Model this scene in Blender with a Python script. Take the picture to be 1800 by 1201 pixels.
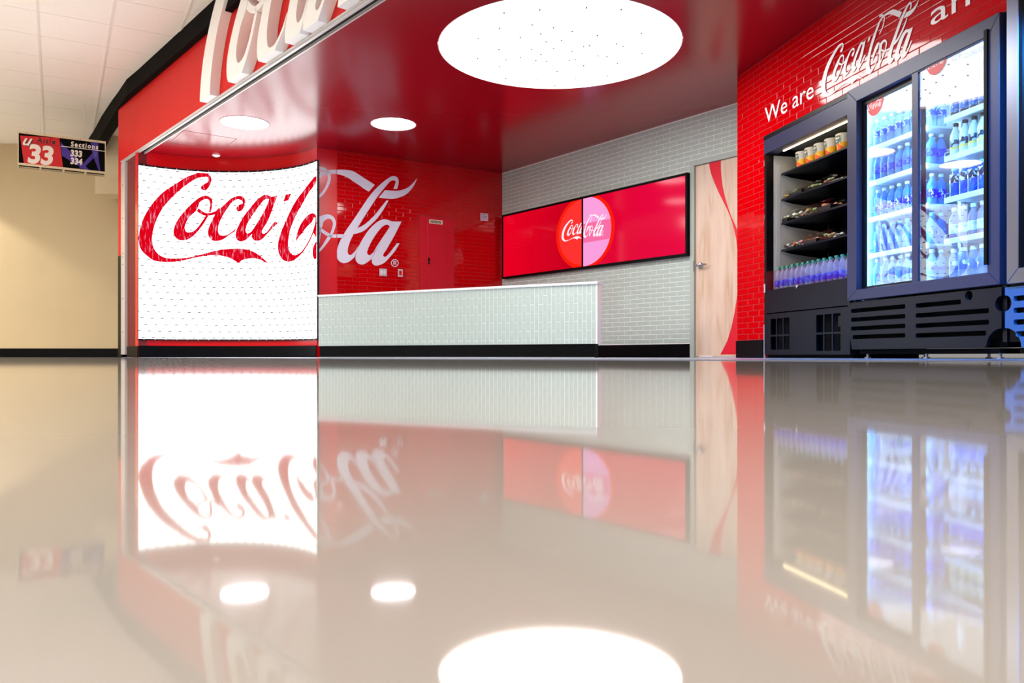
import bpy, bmesh, math, random
from mathutils import Vector, Matrix

random.seed(7)
for o in list(bpy.data.objects):
    bpy.data.objects.remove(o)
SC = bpy.context.scene
COL = SC.collection

# ------------------------------------------------------------------ camera, world, lights, exposure
FPX, CX, HY, CAMZ = 1400.0, 900.0, 626.0, 0.02      # focal length and horizon in 1800x1201 pixels
cam = bpy.data.cameras.new('camera')
cam.sensor_width = 36.0
cam.lens = FPX / 1800.0 * 36.0
cam.shift_y = (HY - 600.5) / 1800.0
cam.clip_start = 0.005
camo = bpy.data.objects.new('camera', cam)
camo.location = (0, 0, CAMZ)
camo.rotation_euler = (math.pi / 2, 0, 0)
COL.objects.link(camo)
SC.camera = camo

SC.view_settings.view_transform = 'Standard'
SC.view_settings.look = 'None'
SC.view_settings.gamma = 1.0
SC.view_settings.use_curve_mapping = False
SC.view_settings.exposure = 0.0

W = bpy.data.worlds.new('world')
SC.world = W
W.use_nodes = True
W.node_tree.nodes['Background'].inputs['Color'].default_value = (1.0, 0.95, 0.90, 1)
W.node_tree.nodes['Background'].inputs['Strength'].default_value = 0.32

def area_light(name, loc, size, watts, color, rot=(0, 0, 0)):
    l = bpy.data.lights.new(name, 'AREA')
    l.shape = 'SQUARE'; l.size = size; l.energy = watts; l.color = color
    o = bpy.data.objects.new(name, l); o.location = loc; o.rotation_euler = rot
    COL.objects.link(o); return o

def spot_light(name, loc, target, watts, color, angle, blend, radius=0.05):
    l = bpy.data.lights.new(name, 'SPOT')
    l.energy = watts; l.color = color; l.spot_size = math.radians(angle); l.spot_blend = blend; l.shadow_soft_size = radius
    o = bpy.data.objects.new(name, l); o.location = loc
    o.rotation_euler = (Vector(target) - Vector(loc)).to_track_quat('-Z', 'Y').to_euler()
    COL.objects.link(o); return o

WARM = (1.0, 0.96, 0.91)
area_light('concourse_light', (-3.4, 1.6, 3.55), 1.3, 120, WARM)
area_light('concourse_light', (-6.9, 5.6, 3.55), 1.6, 330, WARM)
area_light('concourse_light', (-10.6, 8.6, 3.55), 1.6, 230, WARM)
area_light('concourse_light', (-11.0, 3.5, 3.55), 1.6, 380, WARM)  # unseen lamp, added to brighten the concourse ceiling and beige wall
area_light('concourse_light', (0.3, -2.6, 3.55), 1.4, 170, WARM)
spot_light('blue_accent_spot', (1.3, 2.6, 2.6), (2.75, 4.7, 0.1), 800, (0.01, 0.33, 1.0), 58, 0.6, 0.04)
spot_light('concourse_spot', (-10.6, 13.1, 3.5), (-9.15, 13.58, 0.9), 650, (1.0, 0.90, 0.76), 62, 0.35, 0.03)

# strengths of the lamps that are built further down
LAMP_E, DOWN_E, LED_E = 11.0, 26.0, 3.8
COOL_E, WARMSTRIP_E = 34.0, 12.0

# ------------------------------------------------------------------ helpers
def lin(c):
    def f(v):
        v /= 255.0
        return v / 12.92 if v <= 0.04045 else ((v + 0.055) / 1.055) ** 2.4
    return tuple(f(v) for v in c)

def new_mat(name):
    m = bpy.data.materials.new(name); m.use_nodes = True
    return m, m.node_tree.nodes, m.node_tree.links, m.node_tree.nodes['Principled BSDF']

def mat(name, rgb, rough=0.5, metal=0.0, spec=0.5, vary=0.0, scale=8.0, stretch=(1, 1, 1), bump=0.0, emit=None, es=0.0, coat=0.0):
    m, N, L, b = new_mat(name)
    c = lin(rgb)
    b.inputs['Base Color'].default_value = (*c, 1)
    b.inputs['Roughness'].default_value = rough
    b.inputs['Metallic'].default_value = metal
    b.inputs['Specular IOR Level'].default_value = spec
    b.inputs['Coat Weight'].default_value = coat
    if emit:
        b.inputs['Emission Color'].default_value = (*lin(emit), 1)
        b.inputs['Emission Strength'].default_value = es
    if vary or bump:
        tc = N.new('ShaderNodeTexCoord'); mp = N.new('ShaderNodeMapping'); nz = N.new('ShaderNodeTexNoise')
        mp.inputs['Scale'].default_value = stretch
        nz.inputs['Scale'].default_value = scale; nz.inputs['Detail'].default_value = 5
        L.new(tc.outputs['Object'], mp.inputs['Vector']); L.new(mp.outputs['Vector'], nz.inputs['Vector'])
        if vary:
            r = N.new('ShaderNodeValToRGB')
            r.color_ramp.elements[0].position = 0.3; r.color_ramp.elements[1].position = 0.7
            r.color_ramp.elements[0].color = (*[x * (1 - vary) for x in c], 1)
            r.color_ramp.elements[1].color = (*[min(1, x * (1 + vary)) for x in c], 1)
            L.new(nz.outputs['Fac'], r.inputs['Fac']); L.new(r.outputs['Color'], b.inputs['Base Color'])
        if bump:
            bp = N.new('ShaderNodeBump'); bp.inputs['Strength'].default_value = bump; bp.inputs['Distance'].default_value = 0.01
            L.new(nz.outputs['Fac'], bp.inputs['Height']); L.new(bp.outputs['Normal'], b.inputs['Normal'])
    return m

def emis(name, rgb, s):
    m, N, L, b = new_mat(name)
    N.remove(b)
    e = N.new('ShaderNodeEmission')
    e.inputs['Color'].default_value = (*lin(rgb), 1); e.inputs['Strength'].default_value = s
    L.new(e.outputs[0], N['Material Output'].inputs['Surface'])
    return m

def clear(name, tint, fac, rough=0.05, gloss=(1, 1, 1), fresnel=None):
    """see-through plastic or glass: tinted transparency mixed with a glossy surface"""
    m, N, L, b = new_mat(name)
    N.remove(b)
    t = N.new('ShaderNodeBsdfTransparent'); t.inputs['Color'].default_value = (*tint, 1)
    if fresnel:
        g = N.new('ShaderNodeBsdfGlossy'); g.inputs['Roughness'].default_value = rough; g.inputs['Color'].default_value = (*gloss, 1)
        fr = N.new('ShaderNodeFresnel'); ge = N.new('ShaderNodeNewGeometry'); mr = N.new('ShaderNodeMapRange')   # same reflectance on both faces of the sheet
        mr.inputs['To Min'].default_value = fresnel; mr.inputs['To Max'].default_value = 1.0 / fresnel
        L.new(ge.outputs['Backfacing'], mr.inputs['Value']); L.new(mr.outputs[0], fr.inputs['IOR'])
    else:
        g = N.new('ShaderNodeBsdfPrincipled'); g.inputs['Roughness'].default_value = rough; g.inputs['Base Color'].default_value = (*gloss, 1)
    mx = N.new('ShaderNodeMixShader'); mx.inputs['Fac'].default_value = fac
    if fresnel: L.new(fr.outputs[0], mx.inputs['Fac'])
    L.new(t.outputs[0], mx.inputs[1]); L.new(g.outputs[0], mx.inputs[2])
    L.new(mx.outputs[0], N['Material Output'].inputs['Surface'])
    return m

def smooth(me, ang=35):
    for p in me.polygons: p.use_smooth = True
    try: me.set_sharp_from_angle(angle=math.radians(ang))
    except Exception: pass

def mesh_obj(name, me, m=None, parent=None, sm=False, **props):
    o = bpy.data.objects.new(name, me); COL.objects.link(o)
    if m is not None and not me.materials: me.materials.append(m)
    if parent is not None: o.parent = parent
    if sm: smooth(me)
    for k, v in props.items(): o[k] = v
    return o

def obj(name, bm, m=None, parent=None, sm=False, **props):
    bmesh.ops.recalc_face_normals(bm, faces=bm.faces)
    me = bpy.data.meshes.new(name); bm.to_mesh(me); bm.free()
    return mesh_obj(name, me, m, parent, sm, **props)

def empty(name, loc=(0, 0, 0), rz=0.0, parent=None, **props):
    o = bpy.data.objects.new(name, None); COL.objects.link(o)
    o.empty_display_size = 0.1; o.location = loc; o.rotation_euler = (0, 0, rz)
    if parent is not None: o.parent = parent
    for k, v in props.items(): o[k] = v
    return o

def thing(name, label, cat, loc=(0, 0, 0), rz=0.0, group=None):
    p = dict(label=label, category=cat)
    if group: p['group'] = group
    return empty(name, loc, rz, **p)

def tag(o, label, cat, group=None):
    o['label'] = label; o['category'] = cat
    if group: o['group'] = group
    return o

def copy_tree(o, parent=None):
    c = o.copy(); COL.objects.link(c)
    c.parent = parent
    for ch in o.children:
        copy_tree(ch, c)
    return c

def BM(): return bmesh.new()

def box(bm, x0, x1, y0, y1, z0, z1):
    v = [bm.verts.new(p) for p in ((x0,y0,z0),(x1,y0,z0),(x1,y1,z0),(x0,y1,z0),(x0,y0,z1),(x1,y0,z1),(x1,y1,z1),(x0,y1,z1))]
    for f in ((0,1,2,3),(4,5,6,7),(0,1,5,4),(1,2,6,5),(2,3,7,6),(3,0,4,7)):
        bm.faces.new([v[i] for i in f])
    return bm

def bbox_bm(x0, x1, y0, y1, z0, z1, bev=0.0):
    bm = box(BM(), x0, x1, y0, y1, z0, z1)
    if bev: bmesh.ops.bevel(bm, geom=bm.edges[:], offset=bev, segments=2, affect='EDGES', profile=0.6)
    return bm

def lathe(bm, prof, n=16, c=(0, 0, 0), caps=True):
    rings = []
    for r, z in prof:
        rings.append([bm.verts.new((c[0] + r * math.cos(2*math.pi*k/n), c[1] + r * math.sin(2*math.pi*k/n), c[2] + z)) for k in range(n)])
    for a, b in zip(rings, rings[1:]):
        for k in range(n):
            bm.faces.new((a[k], a[(k+1) % n], b[(k+1) % n], b[k]))
    if caps:
        bm.faces.new(rings[0][::-1]); bm.faces.new(rings[-1])
    return bm

def lathe_y(bm, prof, n=16, c=(0, 0, 0)):
    """like lathe but about the y axis, profile (radius, y)"""
    rings = []
    for r, y in prof:
        rings.append([bm.verts.new((c[0] + r * math.cos(2*math.pi*k/n), c[1] + y, c[2] + r * math.sin(2*math.pi*k/n))) for k in range(n)])
    for a, b in zip(rings, rings[1:]):
        for k in range(n):
            bm.faces.new((a[k], a[(k+1) % n], b[(k+1) % n], b[k]))
    bm.faces.new(rings[0][::-1]); bm.faces.new(rings[-1])
    return bm

def tube(bm, pts, r, n=8):
    pts = [Vector(p) for p in pts]; rings = []
    for i, p in enumerate(pts):
        d = (pts[min(i+1, len(pts)-1)] - pts[max(i-1, 0)]).normalized()
        a = d.orthogonal().normalized(); b = d.cross(a)
        rings.append([bm.verts.new(p + a * r * math.cos(2*math.pi*k/n) + b * r * math.sin(2*math.pi*k/n)) for k in range(n)])
    for a, b in zip(rings, rings[1:]):
        for k in range(n): bm.faces.new((a[k], a[(k+1) % n], b[(k+1) % n], b[k]))
    bm.faces.new(rings[0][::-1]); bm.faces.new(rings[-1])
    return bm

def prism(bm, poly, z0, z1):
    """vertical prism over a plan polygon"""
    a = [bm.verts.new((p[0], p[1], z0)) for p in poly]; b = [bm.verts.new((p[0], p[1], z1)) for p in poly]
    n = len(poly)
    bm.faces.new(a[::-1]); bm.faces.new(b)
    for i in range(n): bm.faces.new((a[i], a[(i+1) % n], b[(i+1) % n], b[i]))
    return bm

def xz_prism(bm, poly, y0, y1):
    """prism over a polygon drawn in local x,z, running from y0 to y1"""
    a = [bm.verts.new((p[0], y0, p[1])) for p in poly]; b = [bm.verts.new((p[0], y1, p[1])) for p in poly]
    n = len(poly)
    bm.faces.new(a[::-1]); bm.faces.new(b)
    for i in range(n): bm.faces.new((a[i], a[(i+1) % n], b[(i+1) % n], b[i]))
    return bm

def plate(outer, holes, depth):
    """flat plate in x,y with holes, thickness depth centred on z = 0"""
    cu = bpy.data.curves.new('plate', 'CURVE'); cu.dimensions = '2D'; cu.fill_mode = 'BOTH'; cu.extrude = depth / 2
    for loop in [outer] + list(holes):
        s = cu.splines.new('POLY'); s.points.add(len(loop) - 1)
        for p, q in zip(s.points, loop): p.co = (q[0], q[1], 0, 1)
        s.use_cyclic_u = True
    o = bpy.data.objects.new('plate', cu); COL.objects.link(o)
    dg = bpy.context.evaluated_depsgraph_get()
    me = bpy.data.meshes.new_from_object(o.evaluated_get(dg))
    bpy.data.objects.remove(o); bpy.data.curves.remove(cu)
    me.materials.clear()
    return me

def stand_up(me, y=0.0):
    """turn a plate drawn in x,y into one drawn in x,z"""
    me.transform(Matrix.Translation((0, y, 0)) @ Matrix.Rotation(math.pi / 2, 4, 'X'))
    return me

def text_mesh(s, size, extrude=0.001, shear=0.0, offset=0.0, align='LEFT', space=1.0, sx=1.0):
    cu = bpy.data.curves.new('text', 'FONT'); cu.body = s; cu.size = size; cu.extrude = extrude / 2
    cu.shear = shear; cu.offset = offset; cu.align_x = align; cu.space_character = space; cu.resolution_u = 4
    o = bpy.data.objects.new('text', cu); COL.objects.link(o)
    dg = bpy.context.evaluated_depsgraph_get()
    me = bpy.data.meshes.new_from_object(o.evaluated_get(dg))
    bpy.data.objects.remove(o); bpy.data.curves.remove(cu)
    me.materials.clear()
    if sx != 1.0: me.transform(Matrix.Diagonal((sx, 1, 1, 1)))
    return me

def circle(cx, cy, r, n=48, a0=0.0, a1=2 * math.pi, closed=True):
    k = n if closed else n + 1
    return [(cx + r * math.cos(a0 + (a1 - a0) * i / n), cy + r * math.sin(a0 + (a1 - a0) * i / n)) for i in range(k)]

def rrect(x0, x1, z0, z1, r, n=4):
    pts = []
    for cx, cz, a in ((x1 - r, z1 - r, 0), (x0 + r, z1 - r, 90), (x0 + r, z0 + r, 180), (x1 - r, z0 + r, 270)):
        for k in range(n + 1):
            t = math.radians(a + 90.0 * k / n)
            pts.append((cx + r * math.cos(t), cz + r * math.sin(t)))
    return pts

class Frame:
    """a vertical wall plane: u runs along it to the right, y goes into the wall, z up"""
    def __init__(self, ox, oy, ex, ey):
        l = math.hypot(ex, ey)
        self.o = Vector((ox, oy)); self.e = Vector((ex / l, ey / l)); self.v = Vector((-ey / l, ex / l))
        self.rz = math.atan2(ey, ex)
    def xy(self, u, y=0.0):
        return self.o + self.e * u + self.v * y
    def u(self, px, y=0.0):
        r = (px - CX) / FPX; o = self.o + self.v * y
        return (r * o.y - o.x) / (self.e.x - r * self.e.y)
    def z(self, px, py, y=0.0):
        return (HY - py) / FPX * self.xy(self.u(px, y), y).y + CAMZ
    def uz(self, px, py, y=0.0):
        return self.u(px, y), self.z(px, py, y)
    def loc(self, u=0.0, y=0.0, z=0.0):
        p = self.xy(u, y); return (p.x, p.y, z)

ORD = ['first', 'second', 'third', 'fourth', 'fifth', 'sixth', 'seventh', 'eighth', 'ninth', 'tenth', 'eleventh', 'twelfth',
       'thirteenth', 'fourteenth', 'fifteenth', 'sixteenth', 'seventeenth', 'eighteenth']

# ------------------------------------------------------------------ materials
M = {}
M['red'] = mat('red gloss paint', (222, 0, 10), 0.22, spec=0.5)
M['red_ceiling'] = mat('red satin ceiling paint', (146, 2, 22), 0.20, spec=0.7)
M['red_fascia'] = mat('red fascia paint', (214, 10, 6), 0.5, spec=0.3, vary=0.04, scale=3)
M['red_cabinet'] = mat('red cabinet enamel', (206, 10, 36), 0.35)
M['red_dark'] = mat('deep red panel', (112, 0, 8), 0.5)
M['red_tile'] = mat('red glazed tile', (200, 0, 8), 0.06, spec=0.6, vary=0.08, scale=4)
M['red_grout'] = mat('red grout', (176, 16, 22), 0.7)
M['grey_tile'] = mat('pale grey green glass tile', (188, 203, 195), 0.08, spec=0.6, vary=0.05, scale=3)
M['grey_grout'] = mat('white grout', (248, 250, 248), 0.8)
M['white_mural'] = mat('white vinyl lettering', (226, 226, 240), 0.35)
M['white_letter'] = mat('white enamel letter', (252, 252, 250), 0.35)
M['white'] = mat('white paint', (238, 238, 236), 0.4)
M['white_stone'] = mat('white stone', (232, 234, 235), 0.3, vary=0.03)
M['black'] = mat('black base', (4, 5, 7), 0.4, spec=0.1)
M['black_matte'] = mat('black matte', (5, 5, 6), 0.8, spec=0.1)
M['black_band'] = mat('black band', (7, 6, 6), 0.8, spec=0.1, vary=0.2, scale=30)
M['beige'] = mat('beige wall paint', (202, 183, 146), 0.8, vary=0.02, scale=2)
M['beige_light'] = mat('cream beam paint', (222, 206, 170), 0.8)
M['ceiling_tile'] = mat('mineral fibre ceiling tile', (246, 242, 236), 0.9, vary=0.02, scale=40, bump=0.05)
M['grid'] = mat('ceiling grid metal', (232, 228, 222), 0.6)
M['alu'] = mat('brushed aluminium', (200, 202, 206), 0.3, metal=0.9)
M['alu_light'] = mat('satin aluminium', (216, 214, 214), 0.35, metal=0.35)
M['chrome'] = mat('satin chrome', (190, 192, 198), 0.18, metal=1.0)
M['charcoal'] = mat('charcoal powder coat', (12, 12, 18), 0.35, spec=0.25)
M['charcoal2'] = mat('grey cooler frame', (48, 52, 80), 0.34, metal=0.1, spec=0.35)
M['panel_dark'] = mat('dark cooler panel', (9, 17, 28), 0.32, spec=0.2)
M['steel'] = mat('steel liner', (176, 178, 172), 0.35, metal=0.5)
M['cream_steel'] = mat('white enamel liner', (226, 226, 216), 0.4)
M['steel_dark'] = mat('brushed steel', (120, 126, 146), 0.28, metal=1.0)
M['jamb'] = mat('grey green door frame', (176, 188, 180), 0.4)
M['shelf_white'] = mat('white shelf', (232, 240, 244), 0.35)
M['plate_grey'] = mat('switch plate', (210, 210, 216), 0.3, metal=0.3)
M['paper'] = mat('cream label card', (236, 226, 196), 0.6)
M['ink'] = mat('dark ink', (40, 36, 40), 0.7)
M['glass'] = clear('door glass', (0.93, 0.97, 1.0), 0.1, 0.0, fresnel=1.46)
M['acrylic'] = clear('acrylic guard', (0.93, 0.93, 0.98), 0.1, 0.03, fresnel=1.45)
M['lamp'] = emis('lamp diffuser', (255, 253, 250), LAMP_E)
M['down'] = emis('downlight diffuser', (250, 248, 255), DOWN_E)
M['lamp_rim'] = mat('lamp rim', (236, 190, 186), 0.5)
M['cool_led'] = emis('cool LED strip', (150, 208, 255), COOL_E * 3)
M['warm_led'] = emis('warm LED strip', (255, 226, 176), WARMSTRIP_E)

# wood veneer of the door
def wood():
    m, N, L, b = new_mat('maple veneer')
    tc = N.new('ShaderNodeTexCoord'); mp = N.new('ShaderNodeMapping'); mp.inputs['Scale'].default_value = (5.0, 1.0, 0.55)
    n1 = N.new('ShaderNodeTexNoise'); n1.inputs['Scale'].default_value = 2.6; n1.inputs['Detail'].default_value = 6; n1.inputs['Distortion'].default_value = 0.7
    r = N.new('ShaderNodeValToRGB')
    e = r.color_ramp.elements
    e[0].position = 0.28; e[0].color = (*lin((212, 174, 142)), 1)
    e[1].position = 0.72; e[1].color = (*lin((238, 214, 194)), 1)
    x = r.color_ramp.elements.new(0.5); x.color = (*lin((232, 204, 182)), 1)
    mp2 = N.new('ShaderNodeMapping'); mp2.inputs['Scale'].default_value = (60, 1, 1.2)
    n2 = N.new('ShaderNodeTexNoise'); n2.inputs['Scale'].default_value = 4; n2.inputs['Detail'].default_value = 3
    mx = N.new('ShaderNodeMixRGB'); mx.blend_type = 'MULTIPLY'; mx.inputs['Fac'].default_value = 0.18
    L.new(tc.outputs['Object'], mp.inputs['Vector']); L.new(mp.outputs[0], n1.inputs['Vector']); L.new(n1.outputs['Fac'], r.inputs['Fac'])
    L.new(tc.outputs['Object'], mp2.inputs['Vector']); L.new(mp2.outputs[0], n2.inputs['Vector'])
    L.new(r.outputs[0], mx.inputs[1]); L.new(n2.outputs['Fac'], mx.inputs[2]); L.new(mx.outputs[0], b.inputs['Base Color'])
    b.inputs['Roughness'].default_value = 0.45
    return m
M['wood'] = wood()

# polished concourse floor
def floor_mat(name, rgb, rough, bump, vary):
    m, N, L, b = new_mat(name)
    tc = N.new('ShaderNodeTexCoord')
    n1 = N.new('ShaderNodeTexNoise'); n1.inputs['Scale'].default_value = 1.3; n1.inputs['Detail'].default_value = 4
    r = N.new('ShaderNodeValToRGB'); c = lin(rgb)
    r.color_ramp.elements[0].position = 0.3; r.color_ramp.elements[1].position = 0.7
    r.color_ramp.elements[0].color = (*[x * (1 - vary) for x in c], 1)
    r.color_ramp.elements[1].color = (*[min(1, x * (1 + vary)) for x in c], 1)
    L.new(tc.outputs['Object'], n1.inputs['Vector']); L.new(n1.outputs['Fac'], r.inputs['Fac']); L.new(r.outputs[0], b.inputs['Base Color'])
    b.inputs['Roughness'].default_value = rough
    b.inputs['IOR'].default_value = 1.34
    n2 = N.new('ShaderNodeTexNoise'); n2.inputs['Scale'].default_value = 2.0; n2.inputs['Detail'].default_value = 2
    bp = N.new('ShaderNodeBump'); bp.inputs['Strength'].default_value = 1.0; bp.inputs['Distance'].default_value = bump
    L.new(tc.outputs['Object'], n2.inputs['Vector']); L.new(n2.outputs['Fac'], bp.inputs['Height']); L.new(bp.outputs[0], b.inputs['Normal'])
    return m
M['floor'] = floor_mat('polished beige epoxy', (192, 185, 176), 0.042, 0.00004, 0.04)
M['floor_kiosk'] = floor_mat('pale grey kiosk floor', (150, 160, 184), 0.22, 0.0006, 0.05)

# ------------------------------------------------------------------ wall planes
TV = Frame(2.03, 8.83, 0.613, -0.790)            # grey tiled wall with the screens and the wooden door
RW = Frame(2.49, 5.92, 0.208, -0.978)            # red tiled wall with the coolers
BW = Frame(-2.27, 10.33, 2.129, 1.30)            # red tiled back wall
PW = Frame(-2.497, 10.19, 0.227, 0.14)           # narrow glossy red panel beside the LED screen
CT = Frame(-2.44, 10.05, 3.32, -1.83)            # counter front
FA = Frame(-5.30, 10.87, 0.651, -0.759)          # shop front line: fascia and shutter track
H = 2.69                                         # kiosk ceiling
HC = 3.66                                        # concourse ceiling
# curved wall behind the LED screen
cl, cr, SAG = Vector((-4.857, 10.35)), Vector((-2.497, 10.19)), 0.50
cm = (cl + cr) / 2; cd = (cr - cl).normalized(); cn = Vector((-cd.y, cd.x)); half = (cr - cl).length / 2
CR = (half * half + SAG * SAG) / (2 * SAG); CC = cm - cn * (CR - SAG); PHI = math.asin(half / CR)
def curve_xy(phi, r):
    return CC + (cn * math.cos(phi) + cd * math.sin(phi)) * r
def curve_phi(px, r):
    d = Vector(((px - CX) / FPX, 1.0)); a = d.dot(d); b = -2 * d.dot(CC); c = CC.dot(CC) - r * r
    t = (-b + math.sqrt(max(0, b * b - 4 * a * c))) / (2 * a)
    q = d * t - CC
    return math.atan2(q.dot(cd), q.dot(cn)), t

# ------------------------------------------------------------------ tiles
def unit_tile():
    bm = BM()
    def ring(s, y): return [bm.verts.new((sx * s[0], y, sz * s[1])) for sx, sz in ((-1, -1), (1, -1), (1, 1), (-1, 1))]
    a = ring((0.5, 0.5), 0.0); b = ring((0.5, 0.5), -0.75); c = ring((0.488, 0.455), -1.0)
    for p, q in ((a, b), (b, c)):
        for k in range(4): bm.faces.new((p[k], p[(k+1) % 4], q[(k+1) % 4], q[k]))
    bm.faces.new(c)
    bmesh.ops.recalc_face_normals(bm, faces=bm.faces)
    me = bpy.data.meshes.new('tile'); bm.to_mesh(me); bm.free()
    return me

def tile_wall(wall, fr, u0, u1, z0, z1, tw, th, m, vertical=False, holes=(), y=0.0, thick=0.0016, gap=0.006, tilt=0.3, hidden=None, phase=0.0, keep=300):
    rects = []
    if not vertical:
        row = 0; z = z0
        while z < z1 - 0.008:
            u = u0 - (tw / 2 if row % 2 else 0) - phase
            while u < u1:
                rects.append((u + gap/2, u + tw - gap/2, z + gap/2, min(z + th, z1) - gap/2)); u += tw
            z += th; row += 1
    else:
        col = 0; u = u0
        while u < u1 - 0.008:
            z = z0 - (th / 2 if col % 2 else 0) - phase
            while z < z1:
                rects.append((u + gap/2, min(u + tw, u1) - gap/2, z + gap/2, z + th - gap/2)); z += th
            u += tw; col += 1
    out = []
    for a, b, c, d in rects:
        a, b, c, d = max(a, u0), min(b, u1), max(c, z0), min(d, z1)
        pieces = [(a, b, c, d)]
        for ha, hb, hc, hd in holes:
            nxt = []
            for a, b, c, d in pieces:
                if b <= ha or a >= hb or d <= hc or c >= hd: nxt.append((a, b, c, d)); continue
                if a < ha: nxt.append((a, ha, c, d))
                if b > hb: nxt.append((hb, b, c, d))
                aa, bb = max(a, ha), min(b, hb)
                if c < hc: nxt.append((aa, bb, c, hc))
                if d > hd: nxt.append((aa, bb, hd, d))
            pieces = nxt
        out += [p for p in pieces if p[1] - p[0] > 0.012 and p[3] - p[2] > 0.012]
    def score(p):
        u, z = (p[0] + p[1]) / 2, (p[2] + p[3]) / 2
        q = fr.xy(u, y)
        if q.y < 0.5: return -1
        px = CX + FPX * q.x / q.y; py = HY - FPX * (z - CAMZ) / q.y
        if px < -5 or px > 1805 or py < -5: return -1
        if hidden and hidden(px, py): return -0.5
        return (p[1] - p[0]) * (p[3] - p[2]) / (q.y * q.y) * 100
    out.sort(key=score, reverse=True)
    rnd = random.Random(len(out))
    me = unit_tile(); me.materials.append(m)
    ta = math.radians(tilt)
    for p in out[:keep]:
        o = bpy.data.objects.new('tile', me); COL.objects.link(o); o.parent = wall
        o.location = ((p[0]+p[1])/2, y, (p[2]+p[3])/2); o.scale = (p[1]-p[0], thick, p[3]-p[2])
        o.rotation_euler = (rnd.uniform(-ta, ta), 0, rnd.uniform(-ta, ta))
    if len(out) > keep:
        vs, fs = [], []
        src = [v.co.copy() for v in me.vertices]; pol = [tuple(q.vertices) for q in me.polygons]
        for p in out[keep:]:
            mt = Matrix.Translation(((p[0]+p[1])/2, y, (p[2]+p[3])/2)) @ Matrix.Rotation(rnd.uniform(-ta, ta), 4, 'X') @ Matrix.Rotation(rnd.uniform(-ta, ta), 4, 'Z') @ Matrix.Diagonal((p[1]-p[0], thick, p[3]-p[2], 1))
            k = len(vs); vs += [mt @ v for v in src]; fs += [tuple(i + k for i in q) for q in pol]
        ms = bpy.data.meshes.new('small_tiles'); ms.from_pydata(vs, [], fs); ms.materials.append(m)
        o = mesh_obj('small_tiles', ms, None, wall); o['kind'] = 'stuff'
    return len(out)

def structure(name, fr=None, bm=None, m=None, sm=False):
    o = obj(name, bm, m, None, sm, kind='structure')
    if fr: o.location = fr.loc(); o.rotation_euler = (0, 0, fr.rz)
    return o

# ------------------------------------------------------------------ floors
bm = BM(); prism(bm, [(-16, -7), (9, -7), (9, 16), (-16, 16)], -0.10, 0.0)
structure('floor', None, bm, M['floor'])
p0, p1 = FA.xy(-0.1, 0.0), FA.xy(13.4, 0.0)
bm = BM(); prism(bm, [(p0.x, p0.y), (p1.x, p1.y), (5.2, p1.y), (5.2, 9.5), (0, 12.9), (-5.2, 12.0)], 0.0005, 0.003)
structure('floor_kiosk', None, bm, M['floor_kiosk'])

# ------------------------------------------------------------------ kiosk ceiling with its lamp openings
LAMP_C, LAMP_R = (0.41, 6.91), 1.05
DOWN = [((-3.06, 9.12), 0.265), ((-1.365, 9.17), 0.252)]
a, b = FA.xy(-0.06, 0.10), FA.xy(13.4, 0.10)
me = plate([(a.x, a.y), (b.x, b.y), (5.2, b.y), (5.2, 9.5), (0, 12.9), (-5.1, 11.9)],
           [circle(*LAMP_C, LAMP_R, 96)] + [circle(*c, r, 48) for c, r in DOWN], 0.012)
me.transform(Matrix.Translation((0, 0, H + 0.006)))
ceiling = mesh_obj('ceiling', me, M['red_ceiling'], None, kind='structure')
# access hatch in the ceiling: a thin frame line around a flush panel
hx = Frame(-4.29, 9.97, 0.40, -0.55)
hw, hd = 0.68, 0.63
bm = BM()
for q in ((0, hw, 0, 0.006), (0, hw, hd - 0.006, hd), (0, 0.006, 0, hd), (hw - 0.006, hw, 0, hd)):
    box(bm, q[0], q[1], q[2], q[3], -0.0015, 0.0)
o = obj('access_hatch_gap', bm, M['red_dark'], ceiling)
o.location = hx.loc(0, 0, H); o.rotation_euler = (0, 0, hx.rz)

# ------------------------------------------------------------------ concourse: ceiling, back wall, beam
bm = BM(); prism(bm, [(-16, -7), (9, -7), (9, 16), (-16, 16)], HC + 0.012, HC + 0.10)
ceil2 = structure('ceiling_concourse', None, bm, M['grid'])
g = Vector((-0.497, 0.868)); hdir = Vector((0.868, 0.497))
t0 = Vector(((65 - CX) / FPX * 8.14, 8.14)); PH, PG = 0.69, 0.726
tile_me = None
bm = bbox_bm(-PH/2 + 0.010, PH/2 - 0.010, -PG/2 + 0.0035, PG/2 - 0.0035, 0.0, 0.02)
bmesh.ops.recalc_face_normals(bm, faces=bm.faces)
tile_me = bpy.data.meshes.new('ceiling_tile'); bm.to_mesh(tile_me); bm.free(); tile_me.materials.append(M['ceiling_tile'])
gr = math.atan2(hdir.y, hdir.x)
stuffv = []
for i in range(-9, 4):
    for j in range(-10, 12):
        c = t0 + hdir * (i + 0.5) * PH + g * (j + 0.43 + 0.5) * PG
        if c.y > 13.75 or c.y < -5: continue
        if FA.v.dot(c - FA.o) > 0.6: continue
        vis = False
        if c.y > 5:
            px = CX + FPX * c.x / c.y; py = HY - FPX * (HC - CAMZ) / c.y
            vis = -120 < px < 460 and py > -60
        if vis:
            o = bpy.data.objects.new('ceiling_tile', tile_me); COL.objects.link(o); o.parent = ceil2
            o.location = (c.x, c.y, HC); o.rotation_euler = (0, 0, gr)
        else: stuffv.append(c)
vs, fs = [], []
for c in stuffv:
    mt = Matrix.Translation((c.x, c.y, HC)) @ Matrix.Rotation(gr, 4, 'Z')
    k = len(vs); vs += [mt @ v.co for v in tile_me.vertices]; fs += [tuple(q + k for q in p.vertices) for p in tile_me.polygons]
ms = bpy.data.meshes.new('far_ceiling_tiles'); ms.from_pydata(vs, [], fs); ms.materials.append(M['ceiling_tile'])
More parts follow.
